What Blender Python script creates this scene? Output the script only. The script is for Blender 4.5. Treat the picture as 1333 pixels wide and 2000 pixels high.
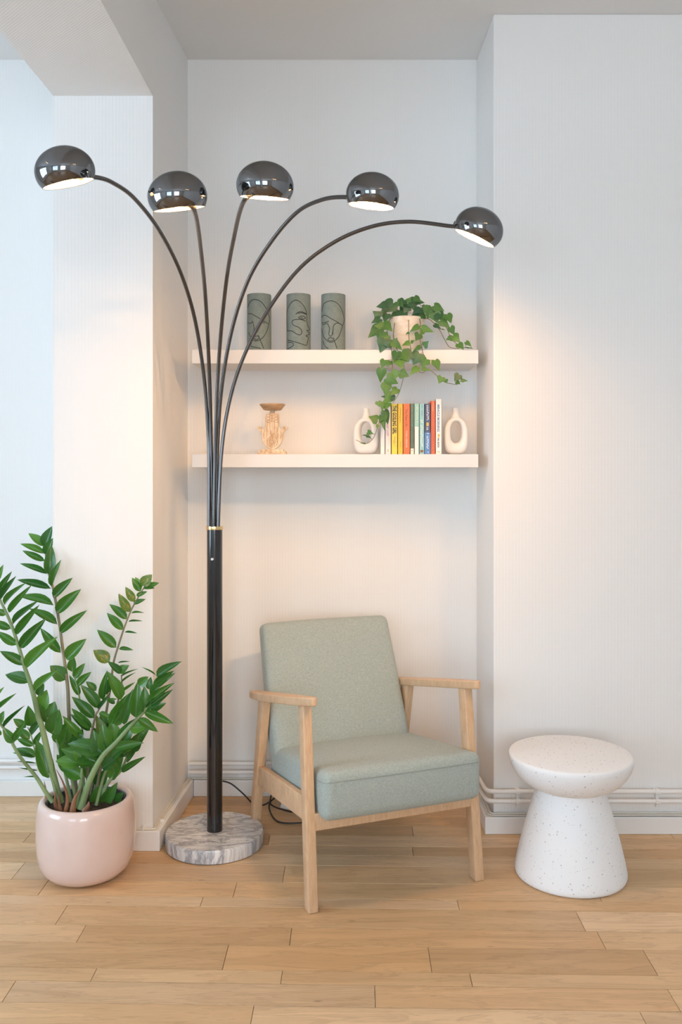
import bpy, bmesh, math, random
from mathutils import Vector, Matrix
R = math.radians
random.seed(7)
for o in list(bpy.data.objects): bpy.data.objects.remove(o)
scene = bpy.context.scene
C = scene.collection

# ------------------------------------------------------------------ camera
F, CX, CY, EYE = 1750.0, 690.0, 905.0, 1.40      # focal length (px), principal point, eye height
cd = bpy.data.cameras.new('camera')
cam = bpy.data.objects.new('camera', cd); C.objects.link(cam)
cam.location = (0, 0, EYE); cam.rotation_euler = (R(90), 0, 0)
cd.sensor_fit = 'AUTO'; cd.sensor_width = 36; cd.lens = 36 * F / 2000
cd.shift_x = -(CX - 666.5) / 2000; cd.shift_y = -(1000 - CY) / 2000
cd.clip_start = 0.05
scene.camera = cam

def P(px, py, Y):
    """point at distance Y along the view axis that the photograph shows at (px, py)"""
    return Vector(((px - CX) / F * Y, Y, EYE - (py - CY) / F * Y))
def floor_at(px, py):
    Y = F * EYE / (py - CY); return Vector(((px - CX) / F * Y, Y, 0))

# ------------------------------------------------------------------ world, daylight, exposure
vs = scene.view_settings
vs.view_transform = 'Standard'; vs.look = 'None'; vs.gamma = 1; vs.use_curve_mapping = False
vs.exposure = -0.01
w = bpy.data.worlds.new('world'); scene.world = w; w.use_nodes = True
w.node_tree.nodes['Background'].inputs[0].default_value = (0.70, 0.82, 1.0, 1)
w.node_tree.nodes['Background'].inputs[1].default_value = 0.6
scene.cycles.max_bounces = 6; scene.cycles.diffuse_bounces = 5; scene.cycles.glossy_bounces = 3; scene.cycles.transmission_bounces = 2
scene.cycles.caustics_reflective = False; scene.cycles.caustics_refractive = False
scene.cycles.use_adaptive_sampling = True; scene.cycles.adaptive_threshold = 0.05; scene.cycles.use_light_tree = False; scene.cycles.light_sampling_threshold = 0.03
scene.cycles.sample_clamp_indirect = 6
def daylight(name, loc, rot, sx, sy, power, col):
    l = bpy.data.lights.new(name, 'AREA'); l.shape = 'RECTANGLE'; l.size = sx; l.size_y = sy
    l.energy = power; l.color = col
    o = bpy.data.objects.new(name, l); C.objects.link(o); o.location = loc; o.rotation_euler = rot
# daylight standing just outside the three windows
daylight('daylight_west', (-4.285, 1.15, 1.65), (0, R(-90), 0), 2.0, 2.3, 113, (0.60, 0.80, 1.0))
daylight('daylight_south_side_room', (-2.6, -3.085, 1.65), (R(90), 0, 0), 2.0, 2.0, 62, (0.66, 0.84, 1.0))
daylight('daylight_south', (0.3, -3.085, 1.65), (R(90), 0, 0), 1.8, 2.0, 110, (0.77, 0.89, 1.0))
LAMP_W = 470.0        # bulb emission strength
LAMP_COL = (1.0, 0.53, 0.20)

# ------------------------------------------------------------------ mesh helpers
class MB:
    def __init__(s): s.v = []; s.f = []
    def add(s, verts, faces):
        n = len(s.v); s.v += [tuple(v) for v in verts]; s.f += [tuple(i + n for i in f) for f in faces]; return s
    def box(s, a, b):
        x0, y0, z0 = a; x1, y1, z1 = b
        return s.add([(x0,y0,z0),(x1,y0,z0),(x1,y1,z0),(x0,y1,z0),(x0,y0,z1),(x1,y0,z1),(x1,y1,z1),(x0,y1,z1)],
                     [(3,2,1,0),(4,5,6,7),(0,1,5,4),(1,2,6,5),(2,3,7,6),(3,0,4,7)])
    def prism(s, poly, z0, z1):
        n = len(poly)
        return s.add([(x, y, z0) for x, y in poly] + [(x, y, z1) for x, y in poly],
                     [tuple(range(n - 1, -1, -1)), tuple(range(n, 2 * n))] + [(i, (i + 1) % n, n + (i + 1) % n, n + i) for i in range(n)])
    def lathe(s, prof, seg=48, c=(0, 0, 0), closed=False):
        vs, fs = [], []
        n = len(prof)
        for r, z in prof:
            for k in range(seg):
                a = 2 * math.pi * k / seg; vs.append((c[0] + r * math.cos(a), c[1] + r * math.sin(a), c[2] + z))
        m = n if closed else n - 1
        for i in range(m):
            j = (i + 1) % n
            for k in range(seg):
                k2 = (k + 1) % seg; fs.append((i * seg + k, i * seg + k2, j * seg + k2, j * seg + k))
        if not closed:
            if prof[0][0] > 1e-6: fs.append(tuple(range(seg - 1, -1, -1)))
            if prof[-1][0] > 1e-6: fs.append(tuple((n - 1) * seg + k for k in range(seg)))
        return s.add(vs, fs)
    def tube(s, pts, r, seg=10, cap=True):
        pts = [Vector(p) for p in pts]; n = len(pts)
        rr = r if callable(r) else (lambda t: r)
        t0 = (pts[1] - pts[0]).normalized()
        up = Vector((0, 0, 1)) if abs(t0.z) < 0.9 else Vector((1, 0, 0))
        nrm = t0.cross(up).normalized(); vs, fs = [], []
        for i, p in enumerate(pts):
            t = (pts[min(i + 1, n - 1)] - pts[max(i - 1, 0)]).normalized()
            nrm = (nrm - t * nrm.dot(t)).normalized(); b = t.cross(nrm); q = rr(i / (n - 1))
            for k in range(seg):
                a = 2 * math.pi * k / seg; vs.append(p + nrm * (q * math.cos(a)) + b * (q * math.sin(a)))
        for i in range(n - 1):
            for k in range(seg):
                k2 = (k + 1) % seg; fs.append((i * seg + k, i * seg + k2, (i + 1) * seg + k2, (i + 1) * seg + k))
        if cap: fs += [tuple(range(seg - 1, -1, -1)), tuple((n - 1) * seg + k for k in range(seg))]
        return s.add(vs, fs)
    def mesh(s, name, smooth=False, bevel=0, bseg=2, angle=40):
        me = bpy.data.meshes.new(name); bm = bmesh.new()
        vv = [bm.verts.new(v) for v in s.v]
        for f in s.f:
            try: bm.faces.new([vv[i] for i in f])
            except ValueError: pass
        bmesh.ops.remove_doubles(bm, verts=bm.verts, dist=1e-6)
        bmesh.ops.recalc_face_normals(bm, faces=bm.faces)
        if bevel:
            es = [e for e in bm.edges if len(e.link_faces) == 2 and e.calc_face_angle(0) > R(30)]
            bmesh.ops.bevel(bm, geom=es, offset=bevel, segments=bseg, profile=0.5, affect='EDGES', clamp_overlap=True)
        if smooth:
            for f in bm.faces: f.smooth = True
            for e in bm.edges:
                if len(e.link_faces) == 2 and e.calc_face_angle(0) > R(angle): e.smooth = False
        bm.to_mesh(me); bm.free(); return me
    def build(s, name, mat, parent=None, smooth=False, bevel=0, bseg=2, angle=40, loc=None):
        return link(name, s.mesh(name, smooth, bevel, bseg, angle), mat, parent, loc)

def link(name, me, mat, parent=None, loc=None):
    if mat is not None and not me.materials: me.materials.append(M[mat])
    o = bpy.data.objects.new(name, me); C.objects.link(o)
    if parent: o.parent = parent
    if loc is not None: o.location = loc
    return o
def tag(o, label, cat, group=None):
    o['label'] = label; o['category'] = cat
    if group: o['group'] = group
    return o
def empty(name, loc, rz=0):
    o = bpy.data.objects.new(name, None); C.objects.link(o); o.location = loc; o.rotation_euler = (0, 0, rz)
    o.empty_display_size = 0.05; return o
def struct(o): o['kind'] = 'structure'; return o
def smoothpts(pts, n=6, closed=False):
    """Catmull-Rom through the points"""
    pts = [Vector(p) for p in pts]; out = []; m = len(pts)
    for i in range(m if closed else m - 1):
        if closed: p0, p1, p2, p3 = (pts[(i + k) % m] for k in (-1, 0, 1, 2))
        else: p0, p1, p2, p3 = pts[max(i - 1, 0)], pts[i], pts[i + 1], pts[min(i + 2, m - 1)]
        for k in range(n):
            t = k / n
            out.append(0.5 * ((2 * p1) + (p2 - p0) * t + (2 * p0 - 5 * p1 + 4 * p2 - p3) * t * t + (3 * p1 - p0 - 3 * p2 + p3) * t ** 3))
    if not closed: out.append(pts[-1])
    return out

# ------------------------------------------------------------------ materials
M = {}
def mat(name, col, rough=0.5, metal=0.0, spec=0.5):
    m = bpy.data.materials.new(name); m.use_nodes = True
    b = m.node_tree.nodes['Principled BSDF']
    b.inputs['Base Color'].default_value = (*col, 1); b.inputs['Roughness'].default_value = rough
    b.inputs['Metallic'].default_value = metal; b.inputs['Specular IOR Level'].default_value = spec
    M[name] = m; return m
class NT:
    def __init__(s, m): s.t = m.node_tree; s.b = s.t.nodes['Principled BSDF']
    def n(s, kind, **kw):
        o = s.t.nodes.new(kind)
        for k, v in kw.items():
            if k.startswith('_'): setattr(o, k[1:], v)
            else: o.inputs[k.replace('__', ' ')].default_value = v
        return o
    def l(s, a, b): s.t.links.new(a, b)
    def coord(s, kind='Object', scale=(1, 1, 1), rot=(0, 0, 0)):
        if kind == 'Position': src = s.n('ShaderNodeNewGeometry').outputs['Position']
        else: src = s.n('ShaderNodeTexCoord').outputs[kind]
        mp = s.n('ShaderNodeMapping'); mp.inputs['Scale'].default_value = scale; mp.inputs['Rotation'].default_value = rot
        s.l(src, mp.inputs['Vector']); return mp.outputs[0]
    def ramp(s, fac, stops, interp='LINEAR'):
        r = s.n('ShaderNodeValToRGB'); r.color_ramp.interpolation = interp; e = r.color_ramp.elements
        while len(e) < len(stops): e.new(0.5)
        for i, (p, c) in enumerate(stops): e[i].position = p; e[i].color = (*c, 1)
        s.l(fac, r.inputs[0]); return r.outputs[0]
    def noise(s, vec, scale, detail=4, rough=0.55, dist=0.0):
        n = s.n('ShaderNodeTexNoise', Scale=scale, Detail=detail, Roughness=rough, Distortion=dist); s.l(vec, n.inputs['Vector']); return n.outputs['Fac']
    def mix(s, fac, a, b, mode='MIX'):
        m = s.n('ShaderNodeMix', _data_type='RGBA', _blend_type=mode)
        for sock, v in ((m.inputs[0], fac), (m.inputs[6], a), (m.inputs[7], b)):
            if isinstance(v, (int, float)): sock.default_value = v
            elif isinstance(v, tuple): sock.default_value = (*v, 1)
            else: s.l(v, sock)
        return m.outputs[2]
    def math(s, op, a, b=0.0):
        m = s.n('ShaderNodeMath', _operation=op)
        for i, v in enumerate((a, b)):
            if isinstance(v, (int, float)): m.inputs[i].default_value = v
            else: s.l(v, m.inputs[i])
        return m.outputs[0]
    def bump(s, h, strength, dist=0.002):
        b = s.n('ShaderNodeBump', Strength=strength, Distance=dist); s.l(h, b.inputs['Height']); s.l(b.outputs[0], s.b.inputs['Normal'])
    def col(s, c): s.l(c, s.b.inputs['Base Color'])

def wallpaper():
    m = mat('wallpaper', (0.84, 0.835, 0.82), 0.75, spec=0.25); t = NT(m)
    pos = t.coord('Position')
    sp = t.n('ShaderNodeSeparateXYZ'); t.l(pos, sp.inputs[0])
    s1 = t.math('ADD', sp.outputs[0], sp.outputs[1])
    ribs = t.math('SINE', t.math('MULTIPLY', s1, 2 * math.pi / 0.0125))
    weave = t.math('MULTIPLY', t.math('SINE', t.math('MULTIPLY', sp.outputs[2], 2 * math.pi / 0.006)), 0.25)
    h = t.math('ADD', ribs, weave)
    t.bump(h, 0.10, 0.0020)
wallpaper()
def plaster():
    m = mat('plaster', (0.80, 0.80, 0.79), 0.8, spec=0.2); t = NT(m)
    t.bump(t.noise(t.coord('Position', (14, 14, 14)), 1.0, 6, 0.65), 0.18, 0.004)
plaster()
def paint(name, col, rough=0.35):
    m = mat(name, col, rough); t = NT(m)
    t.bump(t.noise(t.coord('Position', (40, 40, 40)), 1.0, 3), 0.06, 0.002)
paint('white_paint', (0.83, 0.825, 0.81)); paint('shelf_white', (0.735, 0.725, 0.71), 0.4)
mat('cable_beige', (0.74, 0.70, 0.62), 0.5)

def wood_floor():
    m = mat('floor_wood', (0.5, 0.3, 0.16), 0.36, spec=0.30); t = NT(m)
    info = t.n('ShaderNodeObjectInfo'); rnd = info.outputs['Random']
    off = t.n('ShaderNodeCombineXYZ'); t.l(t.math('MULTIPLY', rnd, 37.0), off.inputs[0]); t.l(t.math('MULTIPLY', rnd, 91.0), off.inputs[1])
    v = t.n('ShaderNodeVectorMath', _operation='ADD'); t.l(t.coord('Position', (1.0, 9.0, 1.0)), v.inputs[0]); t.l(off.outputs[0], v.inputs[1])
    v = v.outputs[0]
    g1 = t.noise(v, 2.2, 5, 0.6, 0.8)
    rings = t.math('SINE', t.math('MULTIPLY', g1, 42.0))
    fine = t.n('ShaderNodeVectorMath', _operation='MULTIPLY'); t.l(v, fine.inputs[0]); fine.inputs[1].default_value = (4, 22, 1)
    g2 = t.noise(fine.outputs[0], 2.0, 4, 0.7)
    base = t.ramp(rnd, [(0.0, (0.575, 0.360, 0.180)), (0.3, (0.730, 0.500, 0.285)), (0.5, (0.660, 0.410, 0.205)), (0.8, (0.790, 0.565, 0.345)), (1.0, (0.540, 0.360, 0.210))])
    c = t.mix(t.ramp(g1, [(0.3, (0, 0, 0)), (0.75, (1, 1, 1))]), t.mix(1.0, base, (1.10, 1.10, 1.10), 'MULTIPLY'), t.mix(1.0, base, (0.84, 0.80, 0.77), 'MULTIPLY'))
    c = t.mix(t.math('MULTIPLY', t.ramp(rings, [(0.55, (0, 0, 0)), (1.0, (1, 1, 1))]), 0.20), c, (0.27, 0.15, 0.08))
    c = t.mix(t.math('MULTIPLY', t.ramp(g2, [(0.5, (0, 0, 0)), (0.75, (1, 1, 1))]), 0.28), c, (0.30, 0.17, 0.09))
    vor = t.n('ShaderNodeTexVoronoi', Scale=3.2); vm = t.n('ShaderNodeVectorMath', _operation='MULTIPLY'); t.l(v, vm.inputs[0]); vm.inputs[1].default_value = (1.0, 0.45, 1)
    t.l(vm.outputs[0], vor.inputs['Vector'])
    c = t.mix(t.math('MULTIPLY', t.ramp(vor.outputs['Distance'], [(0.02, (1, 1, 1)), (0.055, (0, 0, 0))]), 0.55), c, (0.16, 0.085, 0.045))
    t.col(c)
    t.l(t.ramp(g2, [(0.3, (0.30, 0.30, 0.30)), (0.8, (0.46, 0.46, 0.46))]), t.b.inputs['Roughness'])
    t.bump(t.math('ADD', g2, t.math('MULTIPLY', rings, 0.15)), 0.10, 0.0012)
wood_floor()
def floor_far():
    m = mat('floor_far', (0.5, 0.3, 0.16), 0.4); t = NT(m)
    br = t.n('ShaderNodeTexBrick', Scale=1.0, Color1=(0.56, 0.345, 0.19, 1), Color2=(0.47, 0.28, 0.15, 1), Mortar=(0.14, 0.08, 0.04, 1))
    br.inputs['Mortar Size'].default_value = 0.002; br.inputs['Brick Width'].default_value = 0.9; br.inputs['Row Height'].default_value = 0.1
    t.l(t.coord('Position'), br.inputs['Vector']); g = t.noise(t.coord('Position', (3, 60, 1)), 1.0, 5, 0.65)
    t.col(t.mix(t.math('MULTIPLY', g, 0.5), br.outputs['Color'], (0.36, 0.2, 0.1)))
floor_far()
mat('floor_gap', (0.10, 0.06, 0.035), 0.8)

def chrome():
    m = mat('black_chrome', (0.20, 0.205, 0.215), 0.06, 1.0); t = NT(m)
    t.b.inputs['Base Color'].default_value = (0.22, 0.225, 0.235, 1)
    t.b.inputs['Specular Tint'].default_value = (0.6, 0.6, 0.6, 1)
    sm = t.noise(t.coord('Object', (9, 9, 9)), 2.0, 3); t.l(t.ramp(sm, [(0.3, (0.045,) * 3), (0.8, (0.085,) * 3)]), t.b.inputs['Roughness'])
chrome()
def arm_metal():
    m = mat('arm_metal', (0.13, 0.125, 0.125), 0.2, 0.9); t = NT(m)
    sm = t.noise(t.coord('Object', (20, 20, 20)), 2.0, 2); t.l(t.ramp(sm, [(0.3, (0.16,) * 3), (0.8, (0.24,) * 3)]), t.b.inputs['Roughness'])
arm_metal()
def pole_black():
    m = mat('pole_black', (0.006, 0.006, 0.008), 0.12); t = NT(m); t.b.inputs['Coat Weight'].default_value = 0.6; t.b.inputs['Coat Roughness'].default_value = 0.06
    sm = t.noise(t.coord('Object', (6, 6, 2)), 2.0, 2); t.l(t.ramp(sm, [(0.3, (0.12,) * 3), (0.8, (0.2,) * 3)]), t.b.inputs['Roughness'])
pole_black()
mat('brass', (0.85, 0.60, 0.28), 0.2, 1.0)
mat('shade_inner', (0.90, 0.88, 0.84), 0.5)
mat('steel', (0.75, 0.74, 0.72), 0.25, 1.0)
mat('black_rubber', (0.02, 0.018, 0.016), 0.5)
for i, k in enumerate((0.22, 0.30, 1.1, 1.3, 1.05)):       # strengths made unequal: left two bulbs dimmed to keep the pier face from overexposing
    b = mat('bulb_%d' % i, (1, 0.9, 0.75), 0.4).node_tree.nodes['Principled BSDF']
    b.inputs['Emission Color'].default_value = (*LAMP_COL, 1); b.inputs['Emission Strength'].default_value = LAMP_W * k
b = mat('spot_bulb', (1, 0.8, 0.5), 0.4).node_tree.nodes['Principled BSDF']
b.inputs['Emission Color'].default_value = (1.0, 0.58, 0.25, 1); b.inputs['Emission Strength'].default_value = 40
b = mat('spot_bulb_dim', (1, 0.8, 0.5), 0.4).node_tree.nodes['Principled BSDF']
b.inputs['Emission Color'].default_value = (1.0, 0.62, 0.28, 1); b.inputs['Emission Strength'].default_value = 30

def marble():
    m = mat('marble', (0.75, 0.75, 0.76), 0.22); t = NT(m)
    v = t.coord('Object', (1, 2.4, 0.35), (0.0, 0.0, 0.55))
    n1 = t.noise(v, 6.0, 6, 0.62, 1.2)
    v1 = t.math('ABSOLUTE', t.math('SUBTRACT', n1, 0.5))
    n2 = t.noise(t.coord('Object', (1.0, 4.5, 0.3), (0, 0, 0.75)), 11.0, 6, 0.62, 0.7)
    v2 = t.math('ABSOLUTE', t.math('SUBTRACT', n2, 0.52))
    cl = t.noise(v, 4.0, 4, 0.6)
    c = t.ramp(cl, [(0.3, (0.58, 0.58, 0.60)), (0.62, (0.80, 0.79, 0.78))])
    c = t.mix(t.math('MULTIPLY', t.ramp(v1, [(0.0, (1,) * 3), (0.05, (0,) * 3)]), 0.75), c, (0.17, 0.18, 0.22))
    c = t.mix(t.math('MULTIPLY', t.ramp(v2, [(0.0, (1,) * 3), (0.06, (0,) * 3)]), 0.45), c, (0.30, 0.30, 0.32))
    t.col(c)
marble()
def fabric(name, c1, c2, sc=1.0):
    m = mat(name, c1, 0.92, spec=0.15); t = NT(m)
    t.b.inputs['Sheen Weight'].default_value = 0.15
    a = t.noise(t.coord('Object', (900 * sc, 120 * sc, 160 * sc)), 1.0, 2); bb = t.noise(t.coord('Object', (140 * sc, 160 * sc, 900 * sc)), 1.0, 2)
    big = t.noise(t.coord('Object', (160, 160, 160)), 1.0, 4, 0.7)
    f = t.math('MULTIPLY', t.math('ADD', t.math('ADD', a, bb), big), 0.3333)
    t.col(t.ramp(f, [(0.36, c2), (0.62, c1)])); t.bump(f, 0.35, 0.0012)
fabric('sage_fabric', (0.455, 0.505, 0.470), (0.285, 0.338, 0.312))
mat('seam', (0.30, 0.335, 0.305), 0.95)
def oak():
    m = mat('oak', (0.68, 0.43, 0.25), 0.42, spec=0.4); t = NT(m)
    g = t.noise(t.coord('Generated', (3, 3, 3)), 3.0, 4, 0.6, 1.5)
    g2 = t.noise(t.coord('Object', (160, 30, 22)), 1.0, 4, 0.65)
    c = t.ramp(g2, [(0.3, (0.560, 0.345, 0.195)), (0.7, (0.720, 0.490, 0.300))])
    c = t.mix(t.math('MULTIPLY', g, 0.35), c, (0.76, 0.53, 0.34)); t.col(c); t.bump(g2, 0.05, 0.001)
oak()
def terrazzo():
    m = mat('terrazzo', (0.85, 0.85, 0.85), 0.7, spec=0.3); t = NT(m)
    c = (0.88, 0.885, 0.89)
    for sc, th, colr, k in ((55, 0.16, (0.50, 0.50, 0.52), 0.6), (120, 0.20, (0.52, 0.49, 0.46), 0.45), (62, 0.13, (0.30, 0.30, 0.33), 0.75)):
        vo = t.n('ShaderNodeTexVoronoi', Scale=sc); t.l(t.coord('Object'), vo.inputs['Vector'])
        keep = t.n('ShaderNodeSeparateColor'); t.l(vo.outputs['Color'], keep.inputs[0])
        msk = t.math('MULTIPLY', t.math('LESS_THAN', vo.outputs['Distance'], th), t.math('GREATER_THAN', keep.outputs[0], 0.62))
        c = t.mix(t.math('MULTIPLY', msk, k), c, colr)
    t.col(c); t.bump(t.noise(t.coord('Object', (70, 70, 70)), 1.0, 4), 0.12, 0.002)
terrazzo()
def glaze():
    m = mat('pink_glaze', (0.80, 0.60, 0.53), 0.18); t = NT(m); t.b.inputs['Coat Weight'].default_value = 0.5; t.b.inputs['Coat Roughness'].default_value = 0.12
    n = t.noise(t.coord('Object', (7, 7, 7)), 1.0, 4); t.col(t.ramp(n, [(0.3, (0.72, 0.555, 0.500)), (0.7, (0.77, 0.610, 0.555))]))
glaze()
mat('pot_lining', (0.10, 0.11, 0.13), 0.7)
def soil():
    m = mat('soil', (0.04, 0.028, 0.02), 0.95); t = NT(m); n = t.noise(t.coord('Object', (60, 60, 60)), 1.0, 4)
    t.col(t.ramp(n, [(0.35, (0.02, 0.014, 0.01)), (0.7, (0.09, 0.06, 0.04))])); t.bump(n, 0.8, 0.006)
soil()
def leafmat(name, stops, rough, vein):
    m = mat(name, stops[0], rough, spec=0.5); t = NT(m)
    info = t.n('ShaderNodeObjectInfo'); c = t.ramp(info.outputs['Random'], [(i / (len(stops) - 1), s) for i, s in enumerate(stops)])
    n = t.noise(t.coord('Object', (5, 5, 5)), 1.0, 3); c = t.mix(t.math('MULTIPLY', n, 0.5), c, tuple(x * 0.72 for x in stops[0]))
    sp = t.n('ShaderNodeSeparateXYZ'); t.l(t.coord('Object'), sp.inputs[0])
    mid = t.math('LESS_THAN', t.math('ABSOLUTE', sp.outputs[0]), 0.012); c = t.mix(t.math('MULTIPLY', mid, 0.5), c, vein)
    t.col(c)
    t.b.inputs['Subsurface Weight'].default_value = 0.0
    # thin leaves let some light through
    tr = t.n('ShaderNodeBsdfTranslucent'); t.l(t.mix(1.0, c, (1.0, 1.25, 0.5), 'MULTIPLY'), tr.inputs[0])
    mx = t.n('ShaderNodeMixShader'); mx.inputs[0].default_value = 0.22; out = t.t.nodes['Material Output']
    t.l(t.b.outputs[0], mx.inputs[1]); t.l(tr.outputs[0], mx.inputs[2]); t.l(mx.outputs[0], out.inputs[0])
leafmat('zz_leaf', [(0.048, 0.165, 0.032), (0.085, 0.250, 0.036), (0.040, 0.145, 0.038), (0.130, 0.330, 0.040)], 0.24, (0.22, 0.38, 0.14))
leafmat('zz_leaf_blotched', [(0.10, 0.20, 0.04), (0.14, 0.24, 0.05)], 0.34, (0.4, 0.36, 0.1))
t = NT(M['zz_leaf_blotched']); _n = t.noise(t.coord('Object', (3.2, 3.2, 3.2)), 1.0, 3)
_src = t.b.inputs['Base Color'].links[0].from_socket
t.col(t.mix(t.ramp(_n, [(0.52, (0,) * 3), (0.6, (1,) * 3)]), _src, (0.50, 0.33, 0.06)))
leafmat('ivy_leaf', [(0.060, 0.165, 0.055), (0.120, 0.290, 0.055), (0.075, 0.200, 0.055), (0.165, 0.350, 0.065)], 0.42, (0.24, 0.40, 0.14))
leafmat('ivy_leaf_dark', [(0.045, 0.125, 0.065), (0.065, 0.175, 0.070), (0.055, 0.150, 0.060)], 0.38, (0.16, 0.30, 0.16))
def stemmat(name, c1, c2):
    m = mat(name, c1, 0.45); t = NT(m); n = t.noise(t.coord('Object', (14, 14, 8)), 1.0, 4); t.col(t.ramp(n, [(0.35, c2), (0.65, c1)]))
stemmat('zz_stem', (0.26, 0.37, 0.17), (0.17, 0.26, 0.12)); stemmat('zz_stem_brown', (0.27, 0.24, 0.14), (0.16, 0.15, 0.10)); stemmat('sheath', (0.36, 0.17, 0.085), (0.17, 0.075, 0.04))
stemmat('vine', (0.22, 0.16, 0.09), (0.12, 0.09, 0.05))
def vasemat():
    m = mat('grey_green', (0.20, 0.25, 0.24), 0.75, spec=0.25); t = NT(m); n = t.noise(t.coord('Object', (60, 60, 60)), 1.0, 4)
    t.col(t.ramp(n, [(0.3, (0.190, 0.238, 0.222)), (0.7, (0.235, 0.285, 0.268))])); t.bump(n, 0.1, 0.001)
vasemat()
mat('line_black', (0.025, 0.03, 0.032), 0.7)
def cream():
    m = mat('cream_pot', (0.75, 0.68, 0.56), 0.45); t = NT(m); n = t.noise(t.coord('Object', (14, 14, 40)), 1.0, 5, 0.65, 0.8)
    t.col(t.ramp(n, [(0.35, (0.66, 0.56, 0.43)), (0.55, (0.78, 0.71, 0.60)), (0.7, (0.86, 0.84, 0.78))])); t.bump(n, 0.2, 0.003)
cream()
def ceramic():
    m = mat('matt_ceramic', (0.84, 0.81, 0.77), 0.75, spec=0.3); t = NT(m); n = t.noise(t.coord('Object', (130, 130, 130)), 1.0, 3); t.bump(n, 0.12, 0.0015)
ceramic()
def carved():
    m = mat('whitewashed_wood', (0.80, 0.66, 0.50), 0.7, spec=0.25); t = NT(m)
    n = t.noise(t.coord('Object', (60, 60, 18)), 1.0, 5, 0.65); t.col(t.ramp(n, [(0.36, (0.56, 0.37, 0.22)), (0.56, (0.80, 0.66, 0.49)), (0.75, (0.86, 0.77, 0.64))])); t.bump(n, 0.25, 0.002)
    m = mat('bowl_wood', (0.5, 0.3, 0.17), 0.5); t = NT(m); n = t.noise(t.coord('Object', (12, 30, 90)), 1.0, 5, 0.6); t.col(t.ramp(n, [(0.3, (0.36, 0.20, 0.10)), (0.7, (0.60, 0.40, 0.23))]))
    mat('carve_dark', (0.42, 0.26, 0.14), 0.8)
carved()
mat('paper', (0.86, 0.82, 0.74), 0.8)
def cover(name, col):
    m = mat(name, col, 0.42); t = NT(m); n = t.noise(t.coord('Object', (40, 40, 12)), 1.0, 3); t.col(t.mix(t.math('MULTIPLY', n, 0.16), col, tuple(c * 0.8 for c in col)))
for k, c in dict(bk_white=(0.84, 0.79, 0.74), bk_blush=(0.82, 0.74, 0.72), bk_yellow=(0.88, 0.63, 0.055), bk_mustard=(0.83, 0.52, 0.025), bk_orange=(0.87, 0.17, 0.035),
                 bk_green=(0.085, 0.145, 0.085), bk_mint=(0.33, 0.58, 0.50), bk_teal=(0.29, 0.54, 0.54), bk_navy=(0.065, 0.085, 0.18), bk_blue=(0.10, 0.23, 0.52),
                 bk_red=(0.83, 0.135, 0.035), bk_pale=(0.84, 0.82, 0.78), bk_cream=(0.85, 0.80, 0.66), ink=(0.03, 0.022, 0.015), ink_white=(0.86, 0.86, 0.84),
                 ink_red=(0.62, 0.16, 0.16), ink_blue=(0.14, 0.24, 0.46), ink_gold=(0.66, 0.42, 0.08), ink_brown=(0.24, 0.10, 0.03), ink_peach=(0.88, 0.50, 0.34)).items(): cover(k, c)
mat('plastic_white', (0.80, 0.79, 0.77), 0.4)
g = mat('window_glass', (1, 1, 1), 0.05); nt = g.node_tree
tb = nt.nodes.new('ShaderNodeBsdfTransparent'); gb = nt.nodes.new('ShaderNodeBsdfGlossy'); gb.inputs['Roughness'].default_value = 0.02
fx = nt.nodes.new('ShaderNodeMixShader'); fx.inputs[0].default_value = 0.06
nt.links.new(tb.outputs[0], fx.inputs[1]); nt.links.new(gb.outputs[0], fx.inputs[2]); nt.links.new(fx.outputs[0], nt.nodes['Material Output'].inputs[0])

# ------------------------------------------------------------------ the room
ZC = 3.105                       # ceiling height
BW, RW, PW = 3.785, 3.40, 3.255  # depth of recess back wall, right wall, pier face
XL0, XL1 = -0.728, -0.699        # pier corner, recess left corner
XR0, XR1 = 0.534, 0.523          # right wall corner, recess right corner
XJ = -1.09                       # far edge of the pier
struct(MB().box((XJ, BW, 0), (XR1 + 0.1, BW + 0.14, ZC)).build('wall_back', 'wallpaper'))
struct(MB().box((-4.2, BW, 0), (XJ, BW + 0.14, ZC)).build('wall_back_side_room', 'wallpaper'))
wl = MB().prism([(XL0, PW), (XL1, BW), (XL1, BW + 0.02), (XJ, BW + 0.02), (XJ, PW)], 0, ZC)
wl.box((XJ, -1.2, 2.735), (XL0, PW + 0.01, ZC)); wl.box((XJ, -3.0, 0), (XL0, -1.2, ZC))
struct(wl.build('wall_left', 'wallpaper'))
struct(MB().prism([(XR0, RW), (3.2, RW), (3.2, BW + 0.14), (XR1, BW + 0.14), (XR1, BW)], 0, ZC).build('wall_right', 'wallpaper', bevel=0.004))
struct(MB().box((3.2, -3.0, 0), (3.34, BW + 0.14, ZC)).build('wall_east', 'wallpaper'))
def wall_with_hole(name, axis, p0, p1, a0, a1, h0, h1, z0, z1):
    """wall spanning a0..a1 along the other axis with openings [(h0,h1,z0,z1)]"""
    m = MB()
    def bx(u0, u1, w0, w1):
        if u1 - u0 < 1e-4 or w1 - w0 < 1e-4: return
        m.box((p0, u0, w0), (p1, u1, w1)) if axis == 'x' else m.box((u0, p0, w0), (u1, p1, w1))
    cur = a0
    for q0, q1, y0, y1 in zip(h0, h1, z0, z1):
        bx(cur, q0, 0, ZC); bx(q0, q1, 0, y0); bx(q0, q1, y1, ZC); cur = q1
    bx(cur, a1, 0, ZC); return struct(m.build(name, 'wallpaper'))
wall_with_hole('wall_west', 'x', -4.34, -4.2, -3.0, BW + 0.14, [0.0], [2.3], [0.65], [2.65])
wall_with_hole('wall_front', 'y', -3.14, -3.0, -4.34, 3.34, [-3.6, -0.6], [-1.6, 1.2], [0.65, 0.65], [2.65, 2.65])
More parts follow.
